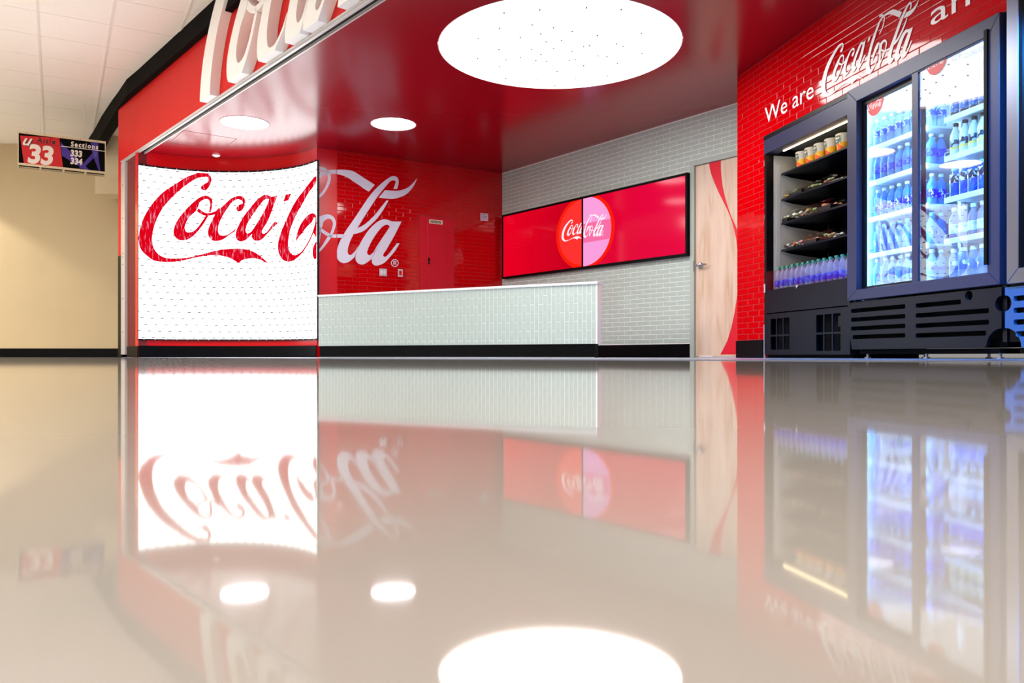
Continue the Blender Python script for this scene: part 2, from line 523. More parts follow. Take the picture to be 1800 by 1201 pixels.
o = mesh_obj('far_ceiling_tiles', ms, None, ceil2); o['kind'] = 'stuff'
# main runners of the grid, a little proud of the tiles
for i in range(-7, 4):
    bm = bbox_bm(-0.011, 0.011, -2.5, 9.0, -0.006, 0.012)
    o = obj('grid_runner', bm, M['grid'], ceil2)
    c = t0 + hdir * i * PH
    o.location = (c.x, c.y, HC); o.rotation_euler = (0, 0, gr)

WBK = Frame(-9.0, 13.62, 1.0, 0.045)
structure('wall_concourse', WBK, bbox_bm(-6, 5.2, 0, 0.12, 0, HC + 0.012), M['beige'])
structure('baseboard_concourse', WBK, bbox_bm(-6, 5.2, -0.012, -0.0005, 0.0006, 0.15), M['black'])
bx0 = (167 - CX) / FPX * 13.15
structure('wall_beam', None, bbox_bm(bx0, -4.6, 13.15, 13.6, 2.70, HC + 0.011), M['beige_light'])

# ------------------------------------------------------------------ shop front: fascia, black band, end post, shutter track
u_end = FA.u(208)
bm = bbox_bm(u_end, 9.5, -0.0, 0.10, H, 3.455)
fascia = structure('wall_front', FA, bm, M['red_fascia'])
# black band under the concourse ceiling, running on past the fascia to the back wall
path = [FA.xy(9.5, -0.07), FA.xy(2.4, -0.07), FA.xy(0.95, -0.072), FA.xy(0.45, -0.082)] + [Vector(q) for q in ((-5.43, 10.98), (-5.66, 11.29), (-5.89, 11.61), (-6.26, 12.13), (-6.61, 12.65), (-7.12, 13.38))]
bm = BM(); front, back = [], []
for i, p in enumerate(path):
    d = (path[min(i+1, len(path)-1)] - path[max(i-1, 0)]).normalized(); nrm = Vector((d.y, -d.x))
    zb = 3.445 - 0.022 * max(0, i - 4)
    q = p + nrm * 0.14
    front.append((bm.verts.new((p.x, p.y, zb)), bm.verts.new((p.x, p.y, HC + 0.011)))); back.append((bm.verts.new((q.x, q.y, zb)), bm.verts.new((q.x, q.y, HC + 0.011))))
for i in range(len(path) - 1):
    bm.faces.new((front[i][0], front[i+1][0], front[i+1][1], front[i][1]))
    bm.faces.new((back[i][0], back[i+1][0], back[i+1][1], back[i][1]))
    bm.faces.new((front[i][0], front[i+1][0], back[i+1][0], back[i][0]))
    bm.faces.new((front[i][1], front[i+1][1], back[i+1][1], back[i][1]))
for e in (0, -1): bm.faces.new((front[e][0], front[e][1], back[e][1], back[e][0]))
structure('trim_1', None, bm, M['black_band'])
# end post of the shop front: red above, black below
u0, u1 = u_end, FA.u(214)
zs = FA.z(210, 450)
post = structure('wall_post', FA, bbox_bm(u0, u1, 0.0, 0.16, zs, H), M['red_fascia'])
obj('post_base', bbox_bm(u0 - 0.004, u1, -0.004, 0.16, 0.0035, zs), M['black'], post)
# silver shutter guide up the post and track along the soffit
gu0, gu1 = FA.u(214.3), FA.u(221)
guide = obj('shutter_guide', bbox_bm(gu0, gu1, -0.012, 0.05, 0.04, H - 0.035), M['alu_light'])
guide.location = FA.loc(); guide.rotation_euler = (0, 0, FA.rz)
tag(guide, 'slim silver upright shutter guide beside the curved white screen', 'shutter guide')
for zz in (0.35, 0.8, 1.27, 1.37, 1.42, 1.9, 2.35):
    b2 = BM(); lathe_y(b2, [(0.007, -0.0005), (0.007, -0.004), (0.003, -0.006)], 8, ((gu0+gu1)/2, -0.0125, zz))
    obj('screw', b2, M['charcoal'], guide)
bm = BM()
xz = [(0.0, 0.0), (0.018, 0.0), (0.018, -0.014), (0.040, -0.014), (0.040, 0.0), (0.085, 0.0), (0.085, -0.02), (0.10, -0.02), (0.10, 0.012), (0.0, 0.012)]
yz = [(-0.020 + p[0], p[1] - 0.0125) for p in xz]
va = [bm.verts.new((gu0, p[0], H + p[1])) for p in yz]; vb = [bm.verts.new((9.5, p[0], H + p[1])) for p in yz]
for k in range(len(yz)): bm.faces.new((va[k], va[(k+1) % len(yz)], vb[(k+1) % len(yz)], vb[k]))
bm.faces.new(va); bm.faces.new(vb[::-1])
track = obj('shutter_track', bm, M['alu_light']); track.location = FA.loc(); track.rotation_euler = (0, 0, FA.rz)
tag(track, 'long silver shutter track along the lower edge of the red fascia', 'shutter track')
obj('track_groove', bbox_bm(gu0, 9.5, 0.022, 0.062, H - 0.0135, H - 0.0115), M['black'], track)

# ------------------------------------------------------------------ curved wall, panel, left return
def arc_strip(bm, r0, r1, z0, z1, f0=-1.0, f1=1.0, n=40):
    ring = []
    for k in range(n + 1):
        ph = PHI * (f0 + (f1 - f0) * k / n)
        a, b = curve_xy(ph, r0), curve_xy(ph, r1)
        ring.append([bm.verts.new((a.x, a.y, z0)), bm.verts.new((a.x, a.y, z1)), bm.verts.new((b.x, b.y, z1)), bm.verts.new((b.x, b.y, z0))])
    for p, q in zip(ring, ring[1:]):
        for k in range(4): bm.faces.new((p[k], q[k], q[(k+1) % 4], p[(k+1) % 4]))
    bm.faces.new(ring[0]); bm.faces.new(ring[-1][::-1])
    return bm
wl = structure('wall_left', None, arc_strip(BM(), CR, CR + 0.12, 0.003, H), M['red'], True)
structure('baseboard_left', None, arc_strip(BM(), CR - 0.012, CR - 0.001, 0.0032, 0.155), M['black'], True)
a = FA.xy(gu1 + 0.01, 0.02)
LR = Frame(a.x, a.y, cl.x - a.x, cl.y - a.y); LRw = (Vector((cl.x, cl.y)) - a).length
structure('wall_return', LR, bbox_bm(0, LRw + 0.004, 0, 0.10, 0.003, H), M['red_dark'])
structure('baseboard_return', LR, bbox_bm(0, LRw - 0.004, -0.010, -0.0005, 0.0032, 0.15), M['black'])
PWw = math.hypot(0.227, 0.14)
wp = structure('wall_panel', PW, bbox_bm(0.002, PWw, 0, 0.10, 0.003, H), M['red'])

# ------------------------------------------------------------------ red tiled back wall
BWw = math.hypot(2.129, 1.30)
wb = structure('wall_back', BW, bbox_bm(0, BWw + 0.05, 0, 0.12, 0.003, H), M['red_grout'])
du0, du1, dz1 = BW.u(737), BW.u(797), (BW.z(737, 379.4) + BW.z(797, 384.7)) / 2
tile_wall(wb, BW, 0.002, BWw - 0.004, 0.36, H - 0.002, 0.205, 0.0535, M['red_tile'], holes=[(du0 - 0.004, du1 + 0.004, 0.0, dz1 + 0.004)],
          hidden=lambda px, py: py > 515 - (px - 560) * 0.049 or px < 592)

# ------------------------------------------------------------------ grey tiled wall with the door
ul, ur = TV.u(883), TV.u(1296) + 0.30
wt = structure('wall_middle', TV, bbox_bm(ul - 0.12, TV.u(1215), 0, 0.12, 0.003, H), M['grey_grout'])
dtop = TV.z(1222, 292.5)
ftop = dtop + 0.055
obj('wall_above_door', bbox_bm(TV.u(1215), ur + 0.5, 0, 0.12, ftop, H), M['grey_grout'], wt)
tvl, tvr = TV.u(885), TV.u(1206)
tvz0, tvz1 = TV.z(1000, 476), TV.z(1000, 352)
tile_wall(wt, TV, ul + 0.003, ur + 0.4, 0.165, H - 0.002, 0.205, 0.0535, M['grey_tile'],
          holes=[(tvl + 0.05, tvr - 0.05, tvz0 + 0.05, tvz1 - 0.05), (TV.u(1214.5), ur + 2, 0, ftop)],
          hidden=lambda px, py: px > 1297 or (px < 1050 and py > 515 - (px - 560) * 0.049))
structure('baseboard_middle', TV, bbox_bm(ul + 0.02, TV.u(1213), -0.014, -0.0005, 0.0032, 0.155), M['black'])

# ------------------------------------------------------------------ red tiled wall with the coolers
RY = 0.03
ru0 = RW.u(1296, RY); ru1 = 3.4
c1u = RW.u(1343.5, RY)
OPZ = 1.985
wr = structure('wall_right', RW, bbox_bm(ru0, c1u, RY, RY + 0.12, 0.003, H), M['red_grout'])
obj('wall_above_coolers', bbox_bm(c1u, ru1, RY, RY + 0.12, OPZ, H), M['red_grout'], wr)
obj('wall_corner_return', bbox_bm(ru0, ru0 + 0.10, RY + 0.12, 1.4, 0.003, H), M['red'], wr)
tile_wall(wr, RW, ru0 + 0.002, ru1, 0.17, H - 0.002, 0.205, 0.0535, M['red_tile'], y=RY,
          holes=[(c1u, 5.0, 0.0, OPZ)], hidden=lambda px, py: px > 1800)
structure('baseboard_right', RW, bbox_bm(ru0 + 0.002, c1u - 0.002, RY - 0.016, RY - 0.0005, 0.0032, 0.165), M['black'])

# ------------------------------------------------------------------ the script logo, drawn as broad-pen strokes
Z3 = lambda x, y: (230 + x / 6.004, 280 + y / 6.004)
Z4 = lambda x, y: (460 + x / 5.72, 270 + y / 5.72)
Z5 = lambda x, y: (560 + x / 5.461, 280 + y / 5.461)
def S(fn, txt):
    out = []
    for t in txt.split():
        a, b = t.split('|'); a = a.split(','); b = b.split(',')
        out.append((fn(float(a[0]), float(a[1])), fn(float(b[0]), float(b[1]))))
    return out
LOGO = [
 ('capital_letter', [S(Z3, '745,322|790,332 738,292|826,292 772,262|846,245 812,238|851,214 816,208|842,178 806,188|806,150 745,192|750,143 690,207|690,150 600,262|580,190 520,325|480,255 430,410|375,320 350,500|280,405 290,600|190,520 250,700|125,640 228,800|88,770 230,890|82,860 250,950|105,950 290,1000|170,1020 350,1035|240,1068 420,1046|330,1085 520,1045|450,1084 600,1038|560,1068 680,1020|645,1048 780,995|755,1026 880,968|860,1014 980,952|950,1020 1060,944|1035,1040 1130,942|1090,1068 1165,944|1140,1096 1200,948|1172,1068 1260,962|1240,1050 1320,990|1300,1046 1380,1032|1350,1058 1430,1077|1410,1082 1465,1108|1462,1110')]),
 ('letter', [S(Z3, '845,560|822,555 862,490|835,485 860,430|828,440 830,395|805,422 785,383|770,428 730,400|728,455 660,452|712,500 590,520|690,545 530,590|620,610 480,665|582,675 452,740|570,730 455,800|590,768 490,845|630,770 545,858|665,755 610,845|690,735 670,800|720,700 730,735|755,650 780,665|785,605 815,605|800,570'),
             S(Z3, '695,548|715,515 735,578|755,548 790,597|800,568 850,592|850,562 905,575|895,545 950,530|930,510')]),
 ('letter', [S(Z3, '1125,550|1165,548 1113,515|1187,520 1140,482|1203,480 1178,465|1209,445 1172,440|1195,408 1145,425|1155,385 1105,430|1105,393 1060,465|1050,420 1020,520|985,480 975,590|905,555 940,660|860,640 922,720|825,710 925,775|812,780 945,800|830,830 985,805|870,862 1020,795|930,862 1060,770|985,840 1090,745|1040,800 1125,705|1095,765')]),
 ('letter', [S(Z3, '1455,425|1480,392 1430,420|1430,374 1395,445|1385,385 1350,500|1320,440 1300,570|1250,525 1250,645|1185,610 1220,710|1130,710 1212,750|1105,790 1225,780|1115,845 1255,775|1155,868 1285,745|1210,855 1320,690|1258,812 1350,640|1300,760'),
             S(Z3, '1462,402|1549,378 1450,450|1532,425 1415,530|1502,510 1368,615|1448,650 1312,710|1392,742 1280,785|1384,772 1280,835|1402,786 1320,863|1428,772 1378,850|1452,745 1430,800|1490,690 1490,735|1520,660 1549,680|1543,668')]),
 ('hyphen', [S(Z4, '240,412|215,487 298,402|270,470')]),
 ('capital_letter', [S(Z4, '1137,315|1078,383 1080,278|1030,355 1020,240|980,318 960,200|925,282 900,172|875,248 820,162|815,220 745,163|745,205 690,165|690,202 640,172|642,210 590,195|597,236 545,225|560,262 500,268|530,320 430,360|470,400 360,450|420,490 300,550|362,590 240,680|310,705 190,800|280,800 165,900|268,885 165,980|272,955 190,1042|295,1005 230,1080|330,1022 285,1088|365,1010 340,1062|400,985 400,1010|440,930 450,940|480,860 500,850|515,775 545,735|538,690 562,680|538,650 552,630|530,635 520,600|505,690 470,615|455,738 410,680|405,805 365,770|365,855 338,890|342,888'),
                     S(Z4, '545,128|545,165 600,132|600,170 640,150|635,185 675,180|655,203 693,220|665,235 690,270|662,272 670,330|640,330 630,400|605,390 590,440|565,428 545,478|548,440')]),
 ('letter', [S(Z4, '560,862|552,850 525,920|575,850 510,990|590,800 520,1048|600,760 545,1062|570,985 575,1000|575,965 620,950|605,930 680,870|655,850 715,810|690,800 740,740|715,720 746,690|712,685 725,640|695,662 680,613|665,655 630,615|625,680 590,630|612,720 555,655|600,760 530,730|580,800 520,800|560,860'),
             S(Z4, '560,745|585,735 600,790|622,768 650,825|665,795 700,844|700,812 760,847|760,812 835,847|835,812')]),
 ('letter', [S(Z5, '755,285|718,285 768,230|735,240 765,190|738,210 740,165|715,203 700,165|685,215 650,195|650,255 590,245|600,315 530,305|555,375 470,380|505,450 400,485|440,550 330,590|370,665 260,690|325,740 205,790|295,810 178,870|280,870 175,930|285,910 195,975|310,918 240,998|335,900 290,985|360,870 345,940|385,830'),
             S(Z5, '652,395|672,396 600,460|625,480 540,535|565,565 480,595|500,630 420,640|430,690 360,665|340,720'),
             S(Z5, '945,182|946,184 900,235|912,258 850,275|850,330 780,300|780,365 700,301|700,381 637,297|578,368')]),
 ('letter', [S(Z5, '712,600|690,655 665,583|668,632 620,577|640,632 560,605|600,660 490,670|545,730 430,755|500,805 385,840|472,870 357,920|467,905 358,970|490,922 385,1003|515,905 430,1010|545,870 480,980|570,830 520,945|600,790'),
             S(Z5, '705,597|795,600 685,645|770,650 640,715|735,720 590,790|690,800 545,860|650,870 515,930|622,912 512,985|624,932 530,1014|645,935 570,1020|668,915 630,995|692,888 680,945|718,852 730,885|747,815 778,808|752,806')]),
]
RC, RR = Z5(732, 997), 33 / 5.461
def ring_stroke(c, r, w, n=40):
    return [((c[0] + (r + w/2) * math.cos(2*math.pi*k/n), c[1] + (r + w/2) * math.sin(2*math.pi*k/n)), (c[0] + (r - w/2) * math.cos(2*math.pi*k/n), c[1] + (r - w/2) * math.sin(2*math.pi*k/n))) for k in range(n + 1)]
def bar(x0, y0, x1, y1, w):
    d = Vector((x1 - x0, y1 - y0)).normalized(); q = Vector((-d.y, d.x)) * w / 2
    return [((x0 + q.x, y0 + q.y), (x0 - q.x, y0 - q.y)), ((x1 + q.x, y1 + q.y), (x1 - q.x, y1 - q.y))]
rx, ry = RC
REG = [ring_stroke(RC, RR, 1.3), bar(rx - 1.9, ry - 3.2, rx - 1.9, ry + 3.2, 1.4), bar(rx - 1.9, ry - 2.8, rx + 1.2, ry - 2.8, 1.1),
       bar(rx - 1.9, ry + 0.1, rx + 1.2, ry + 0.1, 1.1), bar(rx + 0.2, ry, rx + 2.4, ry + 3.2, 1.4),
       [((rx + 1.0 + 2.0*math.sin(t), ry - 1.35 - 2.0*math.cos(t)), (rx + 1.0 + 0.9*math.sin(t), ry - 1.35 - 0.9*math.cos(t))) for t in [k*math.pi/8 for k in range(9)]]]

def catmull(p0, p1, p2, p3, t):
    return tuple(0.5 * (2*b + (c - a)*t + (2*a - 5*b + 4*c - d)*t*t + (-a + 3*b - 3*c + d)*t**3) for a, b, c, d in zip(p0, p1, p2, p3))

def refine(stroke, n=4, straight=False):
    if straight or len(stroke) < 3: return stroke
    out = []
    for i in range(len(stroke) - 1):
        q = [stroke[max(0, i-1)], stroke[i], stroke[i+1], stroke[min(len(stroke)-1, i+2)]]
        for k in range(n):
            t = k / n
            out.append((catmull(q[0][0], q[1][0], q[2][0], q[3][0], t), catmull(q[0][1], q[1][1], q[2][1], q[3][1], t)))
    out.append(stroke[-1])
    return out

def flat_strokes(strokes, across=3, along=4, thick=0.0):
    """strokes as a flat bmesh in logo units (x right, y down, kept in x,y); with thick they become solids"""
    bm = BM()
    for k, st in enumerate(strokes):
        pr = refine(st, along)
        rows = []
        dz = 0.0
        for a, b in pr:
            rows.append([bm.verts.new((a[0] + (b[0]-a[0])*j/across, a[1] + (b[1]-a[1])*j/across, dz)) for j in range(across + 1)])
        for p, q in zip(rows, rows[1:]):
            for j in range(across):
                try: bm.faces.new((p[j], p[j+1], q[j+1], q[j]))
                except ValueError: pass
    if thick:
        r = bmesh.ops.extrude_face_region(bm, geom=bm.faces[:])
        bmesh.ops.translate(bm, verts=[v for v in r['geom'] if isinstance(v, bmesh.types.BMVert)], vec=(0, 0, thick))
    return bm

def cut(bm, axis, val, keep_above, cap=False):
    no = Vector((1, 0, 0)) if axis == 'x' else Vector((0, 1, 0))
    co = no * val
    r = bmesh.ops.bisect_plane(bm, geom=bm.verts[:] + bm.edges[:] + bm.faces[:], plane_co=co, plane_no=no, clear_inner=keep_above, clear_outer=not keep_above)
    if cap:
        es = [e for e in r['geom_cut'] if isinstance(e, bmesh.types.BMEdge)]
        if es: bmesh.ops.edgenet_fill(bm, edges=es)
    return bm

def logo_piece(name, strokes, fn, m, parent, x0=None, x1=None, y0=None, y1=None, across=3, uv=False, **props):
    bm = flat_strokes(strokes, across)
    if x0 is not None: cut(bm, 'x', x0, True)
    if x1 is not None: cut(bm, 'x', x1, False)
    if y0 is not None: cut(bm, 'y', y0, True)
    if y1 is not None: cut(bm, 'y', y1, False)
    if not bm.faces: bm.free(); return None
    if uv:
        lay = bm.loops.layers.uv.new('UVMap')
        for f in bm.faces:
            for lp in f.loops: lp[lay].uv = (lp.vert.co.x / 100.0, -lp.vert.co.y / 100.0)
    for v in bm.verts: v.co = fn(v.co.x, v.co.y)
    return obj(name, bm, m, parent, **props)

# ------------------------------------------------------------------ LED screen on the curved wall
def led_white():
    m, N, L, b = new_mat('LED screen white')
    N.remove(b)
    tc = N.new('ShaderNodeUVMap'); sp_ = N.new('ShaderNodeSeparateXYZ'); L.new(tc.outputs[0], sp_.inputs[0])
    def mth(op, a, b):
        n = N.new('ShaderNodeMath'); n.operation = op
        for k, q in enumerate((a, b)):
            if q is None: continue
            if isinstance(q, (int, float)): n.inputs[k].default_value = q
            else: L.new(q, n.inputs[k])
        return n.outputs[0]
    row = mth('DIVIDE', sp_.outputs['Y'], 0.085)
    col = mth('ADD', mth('DIVIDE', sp_.outputs['X'], 0.125), mth('MULTIPLY', mth('FLOOR', row, None), 0.37))
    dash = mth('MULTIPLY', mth('LESS_THAN', mth('FRACT', row, None), 0.17), mth('LESS_THAN', mth('FRACT', col, None), 0.33))
    mx = N.new('ShaderNodeMixRGB'); mx.inputs[1].default_value = (1, 1, 1, 1); mx.inputs[2].default_value = (0.07, 0.07, 0.08, 1)
    L.new(dash, mx.inputs['Fac'])
    e = N.new('ShaderNodeEmission'); e.inputs['Strength'].default_value = LED_E
    L.new(mx.outputs[0], e.inputs['Color'])
    L.new(e.outputs[0], N['Material Output'].inputs['Surface'])
    return m
def led_red():
    m, N, L, b = new_mat('LED screen red')
    N.remove(b)
    tc = N.new('ShaderNodeUVMap'); mp = N.new('ShaderNodeMapping'); mp.inputs['Scale'].default_value = (22, 3.2, 1)
    nz = N.new('ShaderNodeTexNoise'); nz.inputs['Scale'].default_value = 1.6; nz.inputs['Detail'].default_value = 3; nz.inputs['Distortion'].default_value = 0.8
    r = N.new('ShaderNodeValToRGB')
    e0, e1 = r.color_ramp.elements
    e0.position = 0.50; e0.color = (*lin((232, 0, 24)), 1)
    e1.position = 0.70; e1.color = (*lin((250, 190, 205)), 1)
    x = r.color_ramp.elements.new(0.58); x.color = (*lin((226, 30, 66)), 1)
    e = N.new('ShaderNodeEmission'); e.inputs['Strength'].default_value = 0.95
    L.new(tc.outputs[0], mp.inputs[0]); L.new(mp.outputs[0], nz.inputs['Vector']); L.new(nz.outputs['Fac'], r.inputs['Fac']); L.new(r.outputs[0], e.inputs['Color'])
    L.new(e.outputs[0], N['Material Output'].inputs['Surface'])
    return m
M['led_white'], M['led_red'] = led_white(), led_red()

led = thing('led_screen', 'tall curved glowing white screen showing the red script logo', 'screen', (CC.x, CC.y, 0))
to_led = Matrix.Translation((-CC.x, -CC.y, 0))
RS = CR - 0.035
def screen_z(px, py, r=RS):
    ph, t = curve_phi(px, r); return (HY - py) / FPX * t + CAMZ
sz0, sz1 = 0.245, 2.492
F0, F1 = curve_phi(243.5, RS)[0] / PHI, curve_phi(557, RS)[0] / PHI
bm = BM(); lay = bm.loops.layers.uv.new('UVMap'); prev = None
nseg = 48
cols = []
for k in range(nseg + 1):
    ph = PHI * (F0 + (F1 - F0) * k / nseg); p = curve_xy(ph, RS) - CC
    cols.append((bm.verts.new((p.x, p.y, sz0)), bm.verts.new((p.x, p.y, sz1)), ph * RS))
for a, b in zip(cols, cols[1:]):
    f = bm.faces.new((a[0], b[0], b[1], a[1]))
    for lp, (uu, vv) in zip(f.loops, ((a[2], sz0), (b[2], sz0), (b[2], sz1), (a[2], sz1))): lp[lay].uv = (uu, vv)
mesh = obj('display_face', bm, M['led_white'], led)
bm = arc_strip(BM(), RS + 0.0012, CR - 0.002, sz0, sz1, F0, F1); bm.transform(to_led); obj('display_body', bm, M['charcoal'], led)
for zz0, zz1 in ((sz1, sz1 + 0.022), (sz0 - 0.018, sz0)):
    bm = arc_strip(BM(), RS - 0.004, CR - 0.002, zz0, zz1, F0, F1); bm.transform(to_led)
    rail = obj('rail', bm, M['charcoal'], led)
    for k in range(20):
        ph = PHI * (F0 + (F1 - F0) * (k + 0.5) / 20); p = curve_xy(ph, RS - 0.006) - CC
        b2 = BM(); bmesh.ops.create_icosphere(b2, subdivisions=1, radius=0.0055); bmesh.ops.translate(b2, verts=b2.verts[:], vec=(p.x, p.y, (zz0 + zz1) / 2))
        obj('screw', b2, M['white'], rail)
def on_led(x, y):
    ph, t = curve_phi(x, RS - 0.0015); p = curve_xy(ph, RS - 0.0015) - CC
    return (p.x, p.y, (HY - y) / FPX * t + CAMZ)
for nm, strokes in LOGO[:7]:
    logo_piece('screen_' + nm, strokes, on_led, M['led_red'], led, x1=556.6, uv=True)

# white continuation of the logo, painted on the panel and the tiled wall
def on_panel(x, y):
    u, z = PW.uz(x, y, -0.0015); return (u, -0.0015, z)
def on_back(x, y):
    u, z = BW.uz(x, y, -0.0055); return (u, -0.0055, z)
for nm, strokes in LOGO[5:]:
    logo_piece('painted_' + nm, strokes, on_panel, M['white_mural'], wp, x0=557.4, x1=591.4)
for nm, strokes in LOGO[5:]:
    logo_piece('painted_' + nm, strokes, on_back, M['white_mural'], wb, x0=592.4)
logo_piece('painted_registered_mark', REG, on_back, M['white_mural'], wb)

# ------------------------------------------------------------------ channel letters on the fascia
sign = thing('fascia_lettering', 'big white raised script letters across the red fascia', 'sign lettering', FA.loc(0, 0, H), FA.rz)
SX = 0.01205
CUT = 418.0                               # logo row that rests on the lower edge of the fascia
t_c = FA.u(352, -0.10)
for nm, strokes in LOGO:
    bm = flat_strokes(strokes, 1, 5, thick=0.10 / SX)
    cut(bm, 'y', CUT, False, True)
    if bm.verts: cut(bm, 'y', CUT - (HC - H - 0.02) / SX, True, True)
    if not bm.faces: bm.free(); continue
    for v in bm.verts:
        v.co = (t_c + (v.co.x - 244.5) * SX, -0.001 - v.co.z * SX, (CUT - v.co.y) * SX + 0.0)
    obj(nm, bm, M['white_letter'], sign)

# ------------------------------------------------------------------ ceiling lamps
lamp = thing('disc_light', 'huge round glowing white ceiling light', 'ceiling light', (*LAMP_C, H))
bm = BM(); v = [bm.verts.new((*p, 0.024)) for p in circle(0, 0, LAMP_R + 0.004, 96)]; bm.faces.new(v[::-1])
mesh_obj('diffuser', (lambda m_: (bm.to_mesh(m_), m_)[1])(bpy.data.meshes.new('diffuser')), M['lamp'], lamp)
bm = BM(); lathe(bm, [(LAMP_R - 0.008, -0.001), (LAMP_R - 0.008, 0.0235), (LAMP_R - 0.001, 0.0235), (LAMP_R - 0.001, -0.001), (LAMP_R - 0.008, -0.001)], 96, caps=False)
obj('rim', bm, M['lamp_rim'], lamp)
dots = [(315,265),(493,88),(738,67),(1060,52),(1300,65),(462,195),(687,170),(833,190),(962,215),(745,233),(605,256),(782,287),(1135,244),(1268,301),(1438,229),(680,338),(1040,320),(507,410),(712,417),(985,408),(1200,390),(457,340),(312,402),(460,455),(505,540),(715,548),(858,490),(985,538),(842,589),(1203,520),(1040,452),(1440,368),(1272,437),(835,333),(962,353),(747,374),(605,395),(785,424),(945,415),(1140,384),(1080,313),(1310,318),(888,277)]
nub = BM(); lathe(nub, [(0.009, 0.0), (0.009, -0.006), (0.005, -0.011)], 8)
bmesh.ops.recalc_face_normals(nub, faces=nub.faces)
nme = bpy.data.meshes.new('stud'); nub.to_mesh(nme); nub.free(); nme.materials.append(mat('dark red stud', (70, 20, 34), 0.6))
for q in dots:
    px, py = 760 + q[0] * 460 / 1800, q[1] * 170 / 665
    yy = (H + 0.02 - CAMZ) * FPX / (HY - py); xx = (px - CX) / FPX * yy
    o = bpy.data.objects.new('stud', nme); COL.objects.link(o); o.parent = lamp; o.location = (xx - LAMP_C[0], yy - LAMP_C[1], 0.0235)
for (c, r), lab in zip(DOWN, ('round white downlight over the curved screen', 'round white downlight over the tiled counter')):
    d = thing('downlight', lab, 'downlight', (*c, H), group='round downlights in the red ceiling')
    bm = BM(); v = [bm.verts.new((*p, 0.016)) for p in circle(0, 0, r + 0.003, 48)]; bm.faces.new(v[::-1])
    mesh_obj('diffuser', (lambda m_: (bm.to_mesh(m_), m_)[1])(bpy.data.meshes.new('diffuser')), M['down'], d)
    bm = BM(); lathe(bm, [(r - 0.001, -0.003), (r - 0.001, 0.016), (r + 0.012, 0.004), (r + 0.012, -0.003), (r - 0.001, -0.003)], 48, caps=False)
    obj('rim', bm, M['lamp_rim'], d)
sp = thing('smoke_detector', 'small white disc on the red ceiling above the curved screen', 'detector', (-3.93, 10.58, H))
bm = BM(); lathe(bm, [(0.05, 0.0), (0.05, -0.008), (0.042, -0.014)], 24); obj('base', bm, M['white'], sp, True)
bm = BM(); lathe(bm, [(0.030, -0.0145), (0.028, -0.022), (0.015, -0.025)], 20); obj('cap', bm, M['white'], sp, True)

# ------------------------------------------------------------------ counter
CH = 0.79
cw = math.hypot(3.32, 1.83)
ct = thing('counter', 'long low service counter clad in vertical pale grey tiles', 'counter', CT.loc(), CT.rz)
obj('core', bbox_bm(0, cw, 0, 0.11, 0.146, CH - 0.026), M['grey_grout'], ct)
obj('toe_kick', bbox_bm(0.0, cw - 0.035, 0.02, 0.11, 0.0032, 0.146), M['black'], ct)
obj('countertop', bbox_bm(-0.004, cw + 0.006, -0.016, 0.125, CH - 0.026, CH, 0.003), M['white_stone'], ct)
obj('floor_seal', bbox_bm(0.0, cw - 0.035, 0.012, 0.0195, 0.0032, 0.008), M['alu'], ct)
tile_wall(ct, CT, 0.002, cw, 0.147, CH - 0.027, 0.051, 0.19, M['grey_tile'], vertical=True, gap=0.004, tilt=0.35, phase=0.05)

# ------------------------------------------------------------------ screens on the grey wall
TY = -0.065
zt = lambda px, py: TV.z(px, py, TY)
tz1 = (zt(884, 379) + zt(1207, 303)) / 2; tz0 = (zt(884, 491) + zt(1207, 449)) / 2
tu0, tu1, tum = TV.u(883, TY), TV.u(1208.5, TY), TV.u(1024.2, TY)
def screen_red(name, c0, c1, flip=False):
    m, N, L, b = new_mat(name); N.remove(b)
    tc = N.new('ShaderNodeTexCoord'); sx = N.new('ShaderNodeSeparateXYZ'); r = N.new('ShaderNodeValToRGB')
    r.color_ramp.elements[0].color = (*lin(c0), 1); r.color_ramp.elements[1].color = (*lin(c1), 1)
    e = N.new('ShaderNodeEmission'); e.inputs['Strength'].default_value = 1.0
    g_ = N.new('ShaderNodeBsdfGlossy'); g_.inputs['Roughness'].default_value = 0.08
    fr = N.new('ShaderNodeFresnel'); fr.inputs['IOR'].default_value = 1.22
    mx = N.new('ShaderNodeMixShader')
    L.new(tc.outputs['Generated'], sx.inputs[0]); L.new(sx.outputs['X'], r.inputs['Fac']); L.new(r.outputs[0], e.inputs['Color'])
    L.new(fr.outputs[0], mx.inputs['Fac']); L.new(e.outputs[0], mx.inputs[1]); L.new(g_.outputs[0], mx.inputs[2])
    L.new(mx.outputs[0], N['Material Output'].inputs['Surface'])
    return m
M['tv1'] = screen_red('screen red with dark centre', (238, 0, 34), (196, 0, 30))
M['tv2'] = screen_red('screen crimson', (226, 0, 42), (236, 0, 66))
M['cap_rim'] = emis('screen orange red', (252, 30, 12), 1.0)
M['cap_l'] = emis('screen light red', (255, 52, 48), 1.0)
M['cap_r'] = emis('screen pink', (252, 160, 222), 1.0)
M['cap_b'] = emis('screen rose', (250, 112, 168), 1.0)
M['scr_w'] = emis('screen white', (255, 238, 246), 1.05)
cc = TV.uz(1028, 407, TY); RO = 0.0
cxl = TV.u(978, TY); cxr = TV.u(1081, TY); RO = (cxr - cxl) / 2; cu = (cxl + cxr) / 2
czc = (TV.z(1025, 343, TY) + TV.z(1025, 473, TY)) / 2; ROZ = (TV.z(1025, 343, TY) - TV.z(1025, 473, TY)) / 2
gl0, gl1 = TV.u(987.5, TY), TV.u(1060, TY)
glz = TV.z(1020, 403, TY)
gs = (gl1 - gl0) / (695 - 243.5)
def on_tv(yo):
    def f(x, y): return (gl0 + (x - 243.5) * gs, yo, glz + (388 - y) * gs)
    return f
